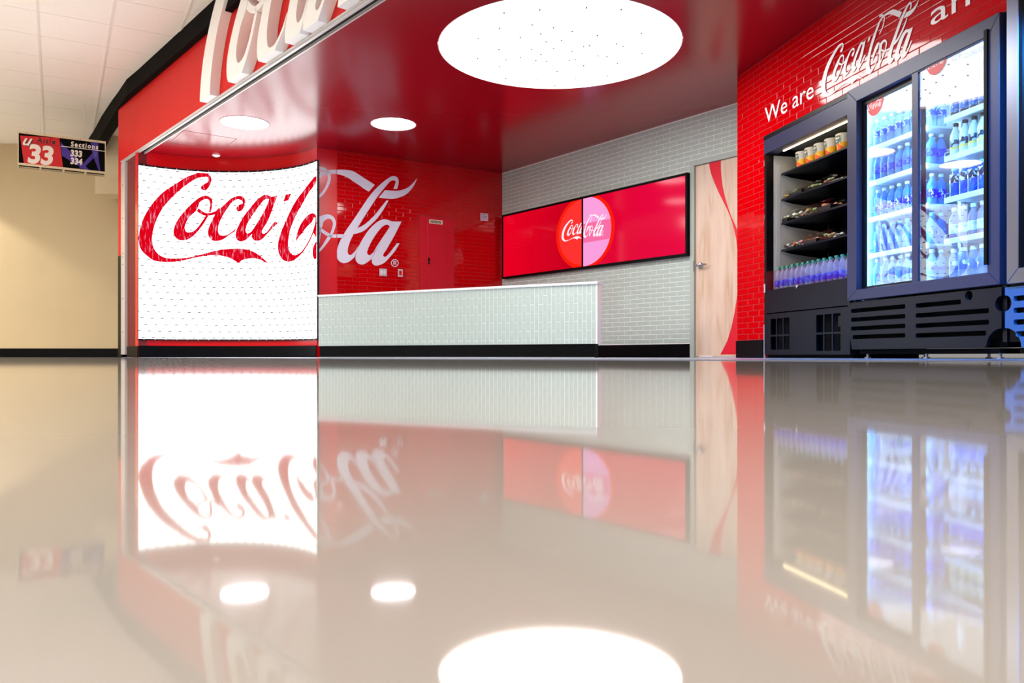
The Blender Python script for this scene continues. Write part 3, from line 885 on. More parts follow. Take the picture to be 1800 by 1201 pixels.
for k, (a, b, lab) in enumerate(((tu0, tum, 'left wall screen with red picture and left half of bottle cap'), (tum, tu1, 'right wall screen with crimson picture and pink half of bottle cap'))):
    t = thing('wall_screen', lab, 'screen', TV.loc(), TV.rz, 'pair of wall screens')
    be = 0.028
    obj('casing', bbox_bm(a, b, TY, -0.009, tz0, tz1), M['black_matte'], t)
    bm = BM()
    for q in ((a, b, tz1 - be, tz1), (a, b, tz0, tz0 + be), (a, a + (be if k == 0 else 0.014), tz0 + be, tz1 - be), (b - (be if k else 0.014), b, tz0 + be, tz1 - be)):
        box(bm, q[0], q[1], TY - 0.006, TY - 0.0002, q[2], q[3])
    obj('bezel', bm, M['black'], t)
    ia, ib = a + (be if k == 0 else 0.014), b - (be if k else 0.014)
    obj('display', bbox_bm(ia, ib, TY - 0.002, TY - 0.0003, tz0 + be, tz1 - be), M['tv%d' % (k + 1)], t)
    def disc(name, ru, rz, yo, m, lo=-9, hi=9, dz=0.0):
        bm = BM(); vv = [bm.verts.new((cu + ru * math.cos(q), czc + dz + rz * math.sin(q), 0)) for q in [2*math.pi*i/64 for i in range(64)]]
        bm.faces.new(vv)
        cut(bm, 'x', ia, True); cut(bm, 'x', ib, False)
        cut(bm, 'y', max(lo, tz0 + be), True); cut(bm, 'y', min(hi, tz1 - be), False)
        for v in bm.verts: v.co = (v.co.x, yo, v.co.y)
        obj(name, bm, m, t)
    disc('cap_image_rim', RO, ROZ, TY - 0.0024, M['cap_rim'])
    if k == 0: disc('cap_image_face', RO * 0.90, ROZ * 0.90, TY - 0.0028, M['cap_l'])
    else:
        disc('cap_image_face', RO * 0.89, ROZ * 0.93, TY - 0.0028, M['cap_r'])
        disc('cap_image_band', RO * 0.89, ROZ * 0.93, TY - 0.0031, M['cap_b'], lo=czc - 0.30 * ROZ, hi=czc + 0.22 * ROZ)
    for nm, strokes in LOGO:
        bx = (ia - gl0) / gs + 243.5; ex = (ib - gl0) / gs + 243.5
        logo_piece('screen_' + nm, strokes, on_tv(TY - 0.0035), M['scr_w'], t, x0=bx, x1=ex, across=1)
    if k: logo_piece('screen_registered_mark', REG, on_tv(TY - 0.0035), M['scr_w'], t, across=1)

# ------------------------------------------------------------------ wooden door
dw = 0.93
d0 = TV.u(1222)
door = empty('door_1', TV.loc(), TV.rz, kind='structure')
leaf = obj('leaf', bbox_bm(d0 + 0.004, d0 + dw, 0.008, 0.052, 0.016, dtop), M['wood'], door)
fu0 = TV.u(1214.8)
bm = BM()
box(bm, fu0, d0, -0.022, 0.115, 0.0032, ftop); box(bm, d0, d0 + dw + 0.06, -0.022, 0.115, dtop + 0.004, ftop); box(bm, d0 + dw + 0.004, d0 + dw + 0.06, -0.022, 0.115, 0.0032, dtop + 0.004)
obj('frame', bm, M['jamb'], door)
obj('threshold', bbox_bm(d0 + 0.001, d0 + dw, 0.0, 0.10, 0.0032, 0.010), M['alu_light'], door)
obj('light_leak_strip', bbox_bm(d0 + 0.05, d0 + 0.24, 0.001, 0.0075, 0.011, 0.024), M['white'], door)  # white strip painted in for the light leaking under the door
# red ribbon painted on the leaf
def dpt(px, py): return (TV.u(px, 0.006), TV.z(px, py, 0.006))
left_e = [(1246.5, 287), (1247.5, 296), (1250, 306), (1256, 322), (1264, 340), (1271, 354), (1278, 368), (1285, 385), (1290, 402), (1294, 420), (1296, 440)]
right_e = [(1267, 282), (1267, 296), (1268, 310), (1270, 326), (1274, 345), (1279, 362), (1285, 380), (1291, 393), (1296, 404), (1300, 418), (1304, 440)]
bm = BM(); rows = []
for a, b in zip(left_e, right_e):
    (u0, z0), (u1, z1) = dpt(*a), dpt(*b)
    rows.append((bm.verts.new((u0, 0.0065, min(z0, dtop - 0.001))), bm.verts.new((u1, 0.0065, min(z1, dtop - 0.001)))))
lower = [(1297.5, 470), (1297.5, 500), (1295, 525), (1291, 550), (1285, 578), (1278, 600), (1270, 616), (1266, 623.3)]
for p in lower:
    u0, z0 = dpt(*p); rows.append((bm.verts.new((u0, 0.0065, max(z0, 0.018))), bm.verts.new((d0 + dw - 0.002, 0.0065, max(z0, 0.018)))))
for p, q in zip(rows[:11], rows[1:11]): bm.faces.new((p[0], p[1], q[1], q[0]))
for p, q in zip(rows[11:], rows[12:]): bm.faces.new((p[0], p[1], q[1], q[0]))
bm.faces.new((rows[10][0], rows[10][1], rows[11][1], rows[11][0]))
obj('red_ribbon', bm, mat('red vinyl ribbon', (226, 0, 40), 0.4), leaf, label='red curving ribbon graphic')
hu, hz = TV.uz(1231, 467, 0.0)
bm = BM(); lathe_y(bm, [(0.036, 0.0075), (0.036, -0.006), (0.030, -0.012), (0.013, -0.014), (0.013, -0.042), (0.016, -0.050), (0.010, -0.054)], 20, (hu, 0, hz))
handle = obj('handle_rose', bm, M['chrome'], door, True)
bm = BM(); tube(bm, [(hu, -0.045, hz), (hu + 0.03, -0.048, hz + 0.001), (hu + 0.07, -0.046, hz + 0.003), (hu + 0.115, -0.040, hz + 0.001)], 0.0095, 10)
obj('lever', bm, M['chrome'], handle, True)
obj('latch_plate', bbox_bm(d0 - 0.004, d0 + 0.004, -0.0235, -0.0222, hz - 0.06, hz + 0.06), M['charcoal'], door)

# ------------------------------------------------------------------ fittings on the red back wall
pd = thing('cabinet_door', 'flush red metal utility cabinet door in the red back wall', 'cabinet door', BW.loc(), BW.rz)
obj('frame', bbox_bm(du0, du1, -0.012, -0.0002, 0.40, dz1), M['red_cabinet'], pd)
ix = BW.u(751, -0.012)
ix2 = BW.u(784, -0.012)
lf = obj('leaf', bbox_bm(ix, ix2, -0.020, -0.0125, 0.44, dz1 - 0.03, 0.002), M['red_cabinet'], pd)
lu, lz = BW.uz(753.5, 459, -0.02)
o = obj('lock', bbox_bm(lu - 0.012, lu + 0.014, -0.028, -0.0205, lz - 0.045, lz + 0.045, 0.003), M['black'], pd)
bm = BM(); lathe_y(bm, [(0.008, -0.0285), (0.008, -0.034)], 12, (lu + 0.001, 0, lz - 0.018)); obj('key_cylinder', bm, M['chrome'], o, True)
(a, z1_), (b, z0_) = BW.uz(754.5, 385.5, -0.021), BW.uz(778, 395, -0.021)
card = obj('label_card', bbox_bm(a, b, -0.0222, -0.0205, z0_, z1_), M['paper'], pd)
bm = BM()
rnd = random.Random(3)
for row in range(2):
    u = a + 0.02
    while u < b - 0.025:
        w_ = rnd.uniform(0.008, 0.02)
        zc = z1_ - (z1_ - z0_) * (0.33 + 0.34 * row)
        box(bm, u, min(u + w_, b - 0.02), -0.0228, -0.0223, zc - 0.008, zc + 0.008); u += w_ + 0.006
obj('print', bm, M['ink'], card)
nt = thing('notice_card', 'small white notice card on the red wall near the screens', 'notice', BW.loc(), BW.rz)
(a, z1_), (b, z0_) = BW.uz(844.5, 374.5, -0.012), BW.uz(858, 389, -0.012)
obj('card', bbox_bm(a, b, -0.0125, -0.0085, z0_, z1_), M['white_mural'], nt)
bm = BM()
for r_ in range(4):
    zc = z1_ - (z1_ - z0_) * (0.2 + 0.19 * r_); sh = 0.02 if r_ < 3 else 0.045
    box(bm, a + sh, b - sh, -0.0130, -0.0126, zc - 0.0045, zc + 0.0045)
obj('print', bm, mat('grey print', (150, 150, 170), 0.7), nt)
for (xa, ya, xb, yb, two, lab) in ((667, 472, 680, 486, True, 'double light switch plate under the painted white letter'), (699.5, 473, 708, 487, False, 'single red outlet plate beside the double switch')):
    t = thing('switch_plate', lab, 'wall plate', BW.loc(), BW.rz)
    (a, z1_), (b, z0_) = BW.uz(xa, ya, -0.012), BW.uz(xb, yb, -0.012)
    obj('plate', bbox_bm(a, b, -0.0135, -0.0085, z0_, z1_, 0.0015), M['plate_grey'], t)
    if two:
        for q in (0.30, 0.70):
            c_ = a + (b - a) * q
            obj('rocker', bbox_bm(c_ - 0.014, c_ + 0.014, -0.018, -0.0137, z0_ + 0.025, z1_ - 0.025, 0.002), M['white'], t)
    else:
        obj('outlet_insert', bbox_bm(a + 0.018, b - 0.018, -0.016, -0.0137, z0_ + 0.022, z1_ - 0.022, 0.001), M['red'], t)
    for zz in (z0_ + 0.01, z1_ - 0.01):
        bm = BM(); lathe_y(bm, [(0.0035, -0.0136), (0.0035, -0.0145)], 8, ((a + b) / 2, 0, zz)); obj('screw', bm, M['charcoal'], t)

# ------------------------------------------------------------------ hanging aisle sign
zl, zr = 11.02, 11.58
A = Vector(((31 - CX) / FPX * zl, zl)); B = Vector(((186 - CX) / FPX * zr, zr))
AS = Frame(A.x, A.y, B.x - A.x, B.y - A.y); aw = (B - A).length
at = ((HY - 229) / FPX * zl + (HY - 249.5) / FPX * zr) / 2 + CAMZ
ab = ((HY - 291) / FPX * zl + (HY - 304.5) / FPX * zr) / 2 + CAMZ
ah = at - ab
s = thing('aisle_sign', 'hanging black and red aisle sign reading 33 and sections 333 and 334', 'sign', (A.x, A.y, ab), AS.rz)
DP = 0.24
obj('body', bbox_bm(0.004, aw - 0.004, 0.004, DP, 0.03, ah - 0.03), M['black_matte'], s)
fr_ = M['beige_light']
bm = BM()
for q in ((0, ah - 0.03, ah), (0, 0.0, 0.03)): box(bm, 0, aw, -0.004, 0.012, q[1], q[2])
obj('face_frame', bm, fr_, s)
bm = BM(); box(bm, 0, 0.012, -0.002, DP, 0.0, ah); box(bm, aw - 0.012, aw, -0.002, DP, 0.0, ah); obj('end_frame', bm, fr_, s)
bm = BM()
box(bm, 0.012, aw - 0.012, DP - 0.02, DP, 0.0, 0.02)
obj('back_rail', bm, fr_, s)
for q in (0.25, 0.51, 0.765): obj('cross_bar', bbox_bm(aw * q - 0.012, aw * q + 0.012, 0.012, DP - 0.02, 0.0, 0.02), fr_, s)
for k in range(5):
    for zz in (0.015, ah - 0.015):
        bm = BM(); lathe_y(bm, [(0.005, -0.0042), (0.005, -0.006)], 8, (aw * (0.1 + 0.2 * k), 0, zz)); obj('screw', bm, M['charcoal'], s)
for q in (0.25, 0.75):
    bm = BM(); tube(bm, [(aw * q, DP / 2, ah - 0.03), (aw * q, DP / 2, HC - ab)], 0.004, 8); obj('hanger_rod', bm, M['ceiling_tile'], s)
# printed face, drawn in fractions of the face
def fp(x, y): return (aw * (x - 105) / 1553.0, 0.03 + (ah - 0.06) * y)
def face_poly(name, pts, m, y):
    bm = BM(); bm.faces.new([bm.verts.new((aw * px, y, 0.03 + (ah - 0.06) * pz)) for px, pz in pts]); obj(name, bm, m, s)
M['sign_red'] = mat('sign red', (206, 14, 20), 0.5); M['sign_violet'] = mat('sign violet', (62, 44, 150), 0.5); M['sign_violet2'] = mat('sign light violet', (92, 76, 176), 0.5)
M['sign_white'] = mat('sign white print', (240, 232, 220), 0.5)
face_poly('print_red_field', [(0.025, 0.92), (0.46, 1.0), (0.502, 0.0), (0.068, 0.0)], M['sign_red'], 0.0035)
face_poly('print_beam', [(0.475, 0.86), (0.81, 0.0), (0.755, 0.0), (0.49, 0.40)], M['sign_violet'], 0.0034)
face_poly('print_beam', [(0.845, 0.62), (0.90, 0.60), (0.735, 0.03), (0.685, 0.03)], M['sign_violet'], 0.0033)
face_poly('print_beam', [(0.82, 1.0), (0.91, 1.0), (0.91, 0.58), (0.935, 0.0), (0.92, 0.0), (0.845, 0.52)], M['sign_violet'], 0.0032)
face_poly('print_beam', [(0.85, 0.66), (0.90, 0.66), (0.89, 0.50), (0.865, 0.46)], M['sign_violet2'], 0.0030)
face_poly('print_line', [(0.475, 0.735), (0.998, 0.735), (0.998, 0.715), (0.475, 0.715)], M['sign_white'], 0.0029)
face_poly('print_line', [(0.14, 0.735), (0.475, 0.735), (0.475, 0.722), (0.14, 0.722)], M['ink'], 0.0029)
def sign_text(nm, txt, x, z, size, m, shear=0.0, off=0.0, sx=1.0, sp=1.0, y=0.0025):
    me = stand_up(text_mesh(txt, size, 0.0008, shear, off, 'LEFT', sp, sx)); o = mesh_obj(nm, me, m, s)
    o.location = (aw * x, y, 0.03 + (ah - 0.06) * z); return o
hh = ah - 0.06
sign_text('print_number', '33', 0.10, 0.055, hh * 0.86, M['sign_white'], 0.12, 0.014, 0.92, 0.95)
sign_text('print_word', 'Aisle', 0.215, 0.765, hh * 0.235, M['ink'], 0.12, 0.003, 0.85, 1.32)
sign_text('print_word', 'Sections', 0.59, 0.765, hh * 0.235, M['sign_white'], 0.10, 0.003, 0.80, 1.32)
sign_text('print_number', '333', 0.585, 0.43, hh * 0.29, M['sign_white'], 0.12, 0.006, 0.78, 1.08)
sign_text('print_number', '334', 0.585, 0.16, hh * 0.29, M['sign_white'], 0.12, 0.006, 0.78, 1.08)
sign_text('print_letter_shadow', 'u', 0.046, 0.60, hh * 0.50, M['ink'], 0.45, 0.004, 1.0, 1.0, 0.0024)
sign_text('print_letter', 'u', 0.036, 0.62, hh * 0.50, M['sign_white'], 0.45, 0.004, 1.0, 1.0, 0.0018)

# ------------------------------------------------------------------ lettering on the red cooler wall
LY = RY - 0.0058
lett = []
def wall_text(nm, txt, px, py, px1, size, par):
    u0, z0 = RW.uz(px, py, LY); u1 = RW.u(px1, LY)
    me = stand_up(text_mesh(txt, size, 0.0012))
    w = max(v.co.x for v in me.vertices) - min(v.co.x for v in me.vertices)
    me.transform(Matrix.Diagonal(((u1 - u0) / w, 1, 1, 1)))
    mn = min(v.co.x for v in me.vertices)
    o = mesh_obj(nm, me, M['white_letter'], par); o.location = (u0 - mn, LY, z0)
    return o
wall_text('painted_words', 'We are', 1344.5, 218, 1430, 0.205, wr)
wall_text('painted_words', 'and', 1636, 46, 1752, 0.205, wr)
lw0, lw1 = RW.u(1443.5, LY), RW.u(1617, LY)
LWS = (lw1 - lw0) / (735 - 243.5)
lzb = RW.z(1452, 167, LY)
LVS = LWS
def on_rw(x, y): return (lw0 + (x - 243.5) * LWS, LY, lzb + (452 - y) * LVS)
for nm, strokes in LOGO: logo_piece('painted_' + nm, strokes, on_rw, M['white_letter'], wr, across=1)

# ------------------------------------------------------------------ bottles and food: one of each kind, then copies
def label_mat(nm, rgb, rgb2=None, sc=60.0):
    if rgb2 is None: return mat(nm, rgb, 0.4)
    m, N, L, b = new_mat(nm)
    tc = N.new('ShaderNodeTexCoord'); nz = N.new('ShaderNodeTexNoise'); nz.inputs['Scale'].default_value = sc; nz.inputs['Detail'].default_value = 1
    r = N.new('ShaderNodeValToRGB'); r.color_ramp.interpolation = 'CONSTANT'
    r.color_ramp.elements[0].color = (*lin(rgb), 1); r.color_ramp.elements[1].color = (*lin(rgb2), 1); r.color_ramp.elements[1].position = 0.55
    L.new(tc.outputs['Object'], nz.inputs['Vector']); L.new(nz.outputs['Fac'], r.inputs['Fac']); L.new(r.outputs[0], b.inputs['Base Color'])
    b.inputs['Roughness'].default_value = 0.4
    return m
PET = clear('clear bottle plastic', (0.80, 0.90, 0.97), 0.30, 0.12, (0.62, 0.80, 0.92))
PETB = clear('blue bottle plastic', (0.38, 0.66, 0.92), 0.42, 0.12, (0.20, 0.50, 0.85))
CAPW, CAPT, CAPK, CAPB = mat('white cap', (232, 238, 240), 0.4), mat('teal cap', (44, 140, 118), 0.4), mat('black cap', (28, 26, 32), 0.4), mat('blue cap', (120, 190, 230), 0.4)

def bottle_meshes(kind, h, r, shoulder, neck_r, cap_h, body, cap, lab, lz, ribs=False, lab_r=0.0008):
    n = 14
    prof = [(r * 0.55, 0.0), (r * 0.93, 0.004), (r, 0.014)]
    z_sh = h * shoulder
    if ribs:
        k = 6
        for i in range(k):
            z = 0.02 + (z_sh - 0.02) * (i + 0.5) / k
            if lz[0] - 0.005 < z < lz[1] + 0.005: continue
            prof += [(r, z - 0.006), (r * 0.94, z), (r, z + 0.006)]
    prof += [(r, z_sh)]
    top = h - cap_h
    for t in (0.2, 0.45, 0.7, 0.88): prof.append((neck_r + (r - neck_r) * math.cos(t * math.pi / 2) ** 1.2, z_sh + (top - 0.012 - z_sh) * t))
    prof += [(neck_r, top - 0.012), (neck_r, top)]
    prof = sorted(prof, key=lambda q: q[1]) if ribs else prof
    b1 = BM(); lathe(b1, prof, n)
    b2 = BM(); lathe(b2, [(neck_r + 0.003, top - 0.004), (neck_r + 0.0035, top + cap_h * 0.85), (neck_r + 0.001, h)], n)
    b3 = BM(); lathe(b3, [(r + 0.0003, lz[0]), (r + lab_r, lz[0] + 0.001), (r + lab_r, lz[1] - 0.001), (r + 0.0003, lz[1])], n)
    out = []
    for nm, b_, m_ in (('body', b1, body), ('cap', b2, cap), ('label', b3, lab)):
        bmesh.ops.recalc_face_normals(b_, faces=b_.faces)
        me = bpy.data.meshes.new(kind + '_' + nm); b_.to_mesh(me); b_.free(); me.materials.append(m_); smooth(me, 50); out.append((nm, me))
    return out
def liquid_part(kind, h, r, m):
    b = BM(); lathe(b, [(r * 0.5, 0.002), (r * 0.90, 0.005), (r * 0.94, 0.016), (r * 0.94, h * 0.62), (r * 0.72, h * 0.73), (r * 0.45, h * 0.80)], 12)
    bmesh.ops.recalc_face_normals(b, faces=b.faces)
    me = bpy.data.meshes.new(kind + '_liquid'); b.to_mesh(me); b.free(); me.materials.append(m); smooth(me, 50); return ('drink', me)

K = {}
K['water'] = bottle_meshes('water', 0.205, 0.0315, 0.66, 0.012, 0.016, PET, CAPW, label_mat('pale blue print', (60, 90, 210), (200, 215, 245), 45), (0.075, 0.125))
K['navy'] = bottle_meshes('navy', 0.205, 0.0315, 0.64, 0.012, 0.016, PETB, CAPW, label_mat('deep blue print', (18, 40, 190), (70, 120, 225), 50), (0.052, 0.112), True)
K['violet'] = bottle_meshes('violet', 0.205, 0.0315, 0.62, 0.012, 0.016, PETB, CAPW, label_mat('violet blue print', (46, 40, 190), (220, 228, 250), 50), (0.045, 0.098), True)
K['azure'] = bottle_meshes('azure', 0.21, 0.0315, 0.66, 0.012, 0.018, PETB, CAPB, label_mat('azure print', (30, 130, 225), (190, 225, 250), 50), (0.06, 0.10), True)
K['round'] = bottle_meshes('round', 0.215, 0.0325, 0.62, 0.013, 0.018, PET, CAPW, label_mat('teal and violet print', (40, 140, 160), (110, 90, 200), 28), (0.05, 0.105))
K['coffee'] = bottle_meshes('coffee', 0.16, 0.031, 0.72, 0.017, 0.018, mat('coffee bottle', (92, 70, 62), 0.15), CAPK, label_mat('cream and blue print', (86, 116, 170), (214, 198, 170), 55), (0.03, 0.10))
K['lemon'] = bottle_meshes('lemon', 0.215, 0.0335, 0.55, 0.014, 0.02, mat('lemonade', (222, 228, 196), 0.12, spec=0.7), CAPK, label_mat('pale blue label with dark print', (24, 40, 60), (196, 224, 242), 30), (0.06, 0.105))
K['lemon'].append(('label_stripe', (lambda b_: (lathe(b_, [(0.0337, 0.045), (0.0344, 0.046), (0.0344, 0.0595), (0.0337, 0.0598)], 14), bmesh.ops.recalc_face_normals(b_, faces=b_.faces), b_)[2])(BM())))
b_ = K['lemon'][-1][1]; me_ = bpy.data.meshes.new('lemon_stripe'); b_.to_mesh(me_); b_.free(); me_.materials.append(mat('yellow stripe', (236, 214, 84), 0.4)); K['lemon'][-1] = ('label_stripe', me_)
K['sport'] = bottle_meshes('sport', 0.195, 0.034, 0.66, 0.019, 0.018, mat('blue sport drink', (10, 96, 214), 0.12, spec=0.7), CAPB, label_mat('white label with dark print', (30, 34, 60), (236, 240, 250), 38), (0.095, 0.150))
K['rose'] = bottle_meshes('rose', 0.205, 0.0335, 0.60, 0.014, 0.02, clear('rosy bottle', (0.86, 0.74, 0.78), 0.4, 0.12, (0.72, 0.62, 0.70)), CAPW, label_mat('white paper label', (236, 238, 246), (200, 206, 226), 30), (0.035, 0.095))
K['plain'] = bottle_meshes('plain', 0.19, 0.034, 0.64, 0.02, 0.02, PET, CAPW, label_mat('blue and white print', (40, 120, 225), (230, 240, 250), 26), (0.05, 0.11))
K['well'] = bottle_meshes('well', 0.195, 0.0295, 0.60, 0.012, 0.016, clear('lilac clear plastic', (0.82, 0.84, 0.96), 0.32, 0.1, (0.66, 0.68, 0.88)), CAPT, label_mat('blue well print', (28, 44, 196), (40, 120, 220), 50), (0.02, 0.075))

def place_bottle(kind, name, label, cat, group, loc, rz, sc=1.0):
    t = thing(name, label, cat, loc, rz, group)
    if sc != 1.0: t.scale = (sc, sc, sc)
    for nm, me in K[kind]:
        o = bpy.data.objects.new(nm, me); COL.objects.link(o); o.parent = t
    return t

# ------------------------------------------------------------------ cooler with sliding glass doors
FY = -0.02                                   # front of the door frame
g2 = thing('glass_door_cooler', 'tall black drinks cooler with two sliding glass doors', 'cooler', RW.loc(), RW.rz)
W2 = RW.u(1757, FY)
L2 = RW.u(1489, FY)
T2 = 1.975
ZB = (RW.z(1489, 528, FY) + RW.z(1753, 502, FY)) / 2
BK = 0.72
bm = BM()
box(bm, L2, L2 + 0.03, FY + 0.05, BK, 0.10, T2); box(bm, W2 - 0.03, W2, FY + 0.05, BK, 0.10, T2)
box(bm, L2 + 0.03, W2 - 0.03, BK - 0.03, BK, 0.10, T2); box(bm, L2 + 0.03, W2 - 0.03, FY + 0.05, BK - 0.03, T2 - 0.06, T2)
obj('cabinet', bm, M['charcoal'], g2)
bm = BM()
box(bm, L2 + 0.031, L2 + 0.036, 0.08, BK - 0.032, ZB, T2 - 0.061); box(bm, W2 - 0.036, W2 - 0.031, 0.08, BK - 0.032, ZB, T2 - 0.061); box(bm, L2 + 0.036, W2 - 0.036, BK - 0.036, BK - 0.031, ZB, T2 - 0.061)
obj('liner', bm, M['shelf_white'], g2)
def framez(u): return u
# outer frame: four rails with mitre lines
fl0, fl1 = L2, RW.u(1505.5, FY); fr0, fr1 = RW.u(1737, FY), W2
zt0 = T2 - 0.105; zb1 = ZB + 0.075
out_ = [(L2, ZB), (W2, ZB), (W2, T2), (L2, T2)]; inn = [(fl1, zb1), (fr0, zb1), (fr0, zt0), (fl1, zt0)]
for k, nm in enumerate(('bottom_rail', 'side_stile', 'top_rail', 'side_stile')):
    a, b, c, d = out_[k], out_[(k+1) % 4], inn[(k+1) % 4], inn[k]
    bm = xz_prism(BM(), [a, b, c, d], FY, FY + 0.05)
    bmesh.ops.bevel(bm, geom=bm.edges[:], offset=0.0025, segments=1, affect='EDGES')
    obj(nm, bm, M['charcoal2'], g2)
# sliding doors: left one behind, right one in front
mu0, mu1 = RW.u(1601.5, FY), RW.u(1612, FY)
def sliding(name, a, b, y, wl_, wr_, zl_, zh_):
    d = empty(name, parent=g2)
    bm = BM()
    box(bm, a, a + wl_, y, y + 0.022, zl_, zh_); box(bm, b - wr_, b, y, y + 0.022, zl_, zh_)
    box(bm, a + wl_, b - wr_, y, y + 0.022, zh_ - 0.035, zh_); box(bm, a + wl_, b - wr_, y, y + 0.022, zl_, zl_ + 0.02)
    obj('door_frame', bm, M['charcoal2'] if y < FY + 0.02 else M['charcoal'], d)
    obj('pane', bbox_bm(a + wl_, b - wr_, y + 0.008, y + 0.013, zl_ + 0.02, zh_ - 0.035), M['glass'], d)
    return d
d1 = sliding('sliding_door', fl1, mu1, FY + 0.045, 0.030, 0.02, zb1, zt0)
d2 = sliding('sliding_door', mu0, fr0, FY + 0.006, mu1 - mu0, 0.012, zb1 - 0.018, zt0 + 0.03)
hu_ = RW.u(1735, FY - 0.01); hu0 = RW.u(1729.5, FY - 0.01)
obj('pull_handle', bbox_bm(hu0, hu_, FY - 0.012, FY + 0.006, RW.z(1732, 466, FY), RW.z(1732, 54, FY)), M['black'], d2)
# disc stickers and words on the panes
def sticker(d, u, z, r, y):
    bm = BM(); bm.faces.new([bm.verts.new((u + r * math.cos(q), y, z + r * math.sin(q))) for q in [2*math.pi*i/40 for i in range(40)]])
    o = obj('disc_sticker', bm, mat('red sticker', (226, 20, 34), 0.4), d)
    for nm, strokes in LOGO:
        logo_piece('sticker_' + nm, strokes, lambda x, yy: (u + (x - 489) * r * 1.75 / 492, y - 0.0006, z - 0.01 + (388 - yy) * r * 1.75 / 492), M['white_letter'], o, across=1)
su, sz_ = RW.uz(1538, 182, FY + 0.05)
sticker(d1, su, sz_, 0.085, FY + 0.0515)
su, sz_ = RW.uz(1646, 107, FY + 0.013)
sticker(d2, su, sz_, 0.085, FY + 0.0125)
for txt, px, py in (('ICE', 1672, 110), ('COLD', 1693, 104)):
    me = stand_up(text_mesh(txt, 0.045, 0.0006, space=1.3)); o = mesh_obj('pane_print', me, M['white_letter'], d2)
    u_, z_ = RW.uz(px, py, FY + 0.012); o.location = (u_, FY + 0.0125, z_)
# LED strips inside
for u_, y_ in ((L2 + 0.045, 0.075), (W2 - 0.05, 0.075), (mu0 - 0.055, 0.052)):
    bm = bbox_bm(u_ - 0.006, u_ + 0.006, y_, y_ + 0.012, zb1 + 0.02, zt0 - 0.02); obj('led_strip', bm, M['cool_led'], g2)
obj('top_led', bbox_bm(L2 + 0.08, W2 - 0.08, 0.058, 0.075, T2 - 0.075, T2 - 0.063), M['cool_led'], g2)
# shelves
SHZ = [1.545, 1.295, 1.03, 0.765]
FLOOR2 = 0.515
SECT = [(L2 + 0.055, mu0 - 0.01, 'left'), (mu1 + 0.075, W2 - 0.055, 'right')]
for a, b, nm in SECT:
    for z in SHZ:
        bm = bbox_bm(a, b, 0.13, BK - 0.06, z - 0.012, z, 0.002)
        sh = obj('shelf', bm, M['shelf_white'], g2)
        obj('price_rail', bbox_bm(a, b, 0.118, 0.131, z - 0.03, z + 0.006, 0.004), M['shelf_white'], sh)
        bm = BM(); tube(bm, [(a, 0.125, z + 0.005), (a, 0.125, z + 0.03), (a, 0.17, z + 0.045), (a, 0.50, z + 0.045)], 0.003, 6); obj('side_wire', bm, M['alu'], sh)
obj('deck', bbox_bm(L2 + 0.04, W2 - 0.04, 0.09, BK - 0.04, ZB + 0.01, FLOOR2), M['shelf_white'], g2)
obj('centre_post', bbox_bm((mu0+mu1)/2 + 0.012, (mu0+mu1)/2 + 0.04, 0.30, 0.33, FLOOR2 + 0.001, T2 - 0.07), M['shelf_white'], g2)
rows = {'left': ['water', 'navy', 'violet', 'azure', 'round'], 'right': ['coffee', 'lemon', 'sport', 'rose', 'plain']}
desc = {'water': 'clear water bottle with pale blue print', 'navy': 'blue water bottle with deep blue label', 'violet': 'blue bottle with violet and white label',
        'azure': 'azure blue bottle with pale cap', 'round': 'clear bottle with teal and violet label', 'coffee': 'brown coffee drink bottle', 'lemon': 'pale lemonade bottle with black cap',
        'sport': 'blue sports drink bottle with white label', 'rose': 'rosy clear bottle with white label', 'plain': 'clear bottle with blue and white label'}
SHN = ['top shelf', 'second shelf', 'third shelf', 'fourth shelf', 'floor']
nb = 0
for a, b, side in SECT:
    n = 8 if side == 'left' else 7
    for si, z in enumerate(SHZ + [FLOOR2]):
        kind = rows[side][si]
        for depth, y in ((0, 0.172), (1, 0.245)):
            for i in range(n):
                u = a + 0.035 + (b - a - 0.07) * i / (n - 1) + random.uniform(-0.003, 0.003)
                lab = '%s, %s from left, %s, %s door%s' % (desc[kind], ORD[i], SHN[si], side, '' if depth == 0 else ', back row')
                p = RW.xy(u, y + random.uniform(-0.003, 0.003))
                place_bottle(kind, {'coffee': 'coffee_bottle', 'lemon': 'lemonade_bottle', 'sport': 'sports_drink_bottle'}.get(kind, 'water_bottle'), lab, 'bottle',
                             'bottles on the %s, %s door of the glass cooler' % (SHN[si], side), (p.x, p.y, z + 0.0006), random.uniform(-0.5, 0.5) + RW.rz + (1.2 if kind in ('lemon', 'sport') else 0))
# louvred front panel below the doors
def slots(u0, u1, zs, h_, du=0.0):
    return [rrect(u0, u1, z - h_ / 2, z + h_ / 2, h_ * 0.42) for z in zs]
PZ0, PZ1 = 0.068, ZB - 0.014
def zz(px, py): return RW.z(px, py, FY)
sl = []
la, lb = RW.u(1491.8, FY), RW.u(1587, FY); ra, rb, rc_ = RW.u(1605, FY), RW.u(1733.5, FY), RW.u(1684.5, FY)
for k, (yl, h_) in enumerate(((547, 0.030), (562.5, 0.030), (578, 0.030), (593, 0.030))):
    z = zz(1492, yl); sl.append(rrect(la + (0.02 if k == 3 else 0), lb, z - h_/2, z + h_/2, 0.011))
for k, yl in enumerate((537.5, 555, 573, 590)):
    z = zz(1606, yl); sl.append(rrect(ra, rc_ if k == 0 else (rb - 0.02 if k == 3 else rb), z - 0.015, z + 0.015, 0.011))
hu2, hz2 = RW.uz(1698, 520, FY)
sl.append(circle(hu2, hz2, 0.030, 24))
nu = RW.u(1757, FY) - 0.006
hzn = zz(1752, 534)
ro = L2 + 0.001
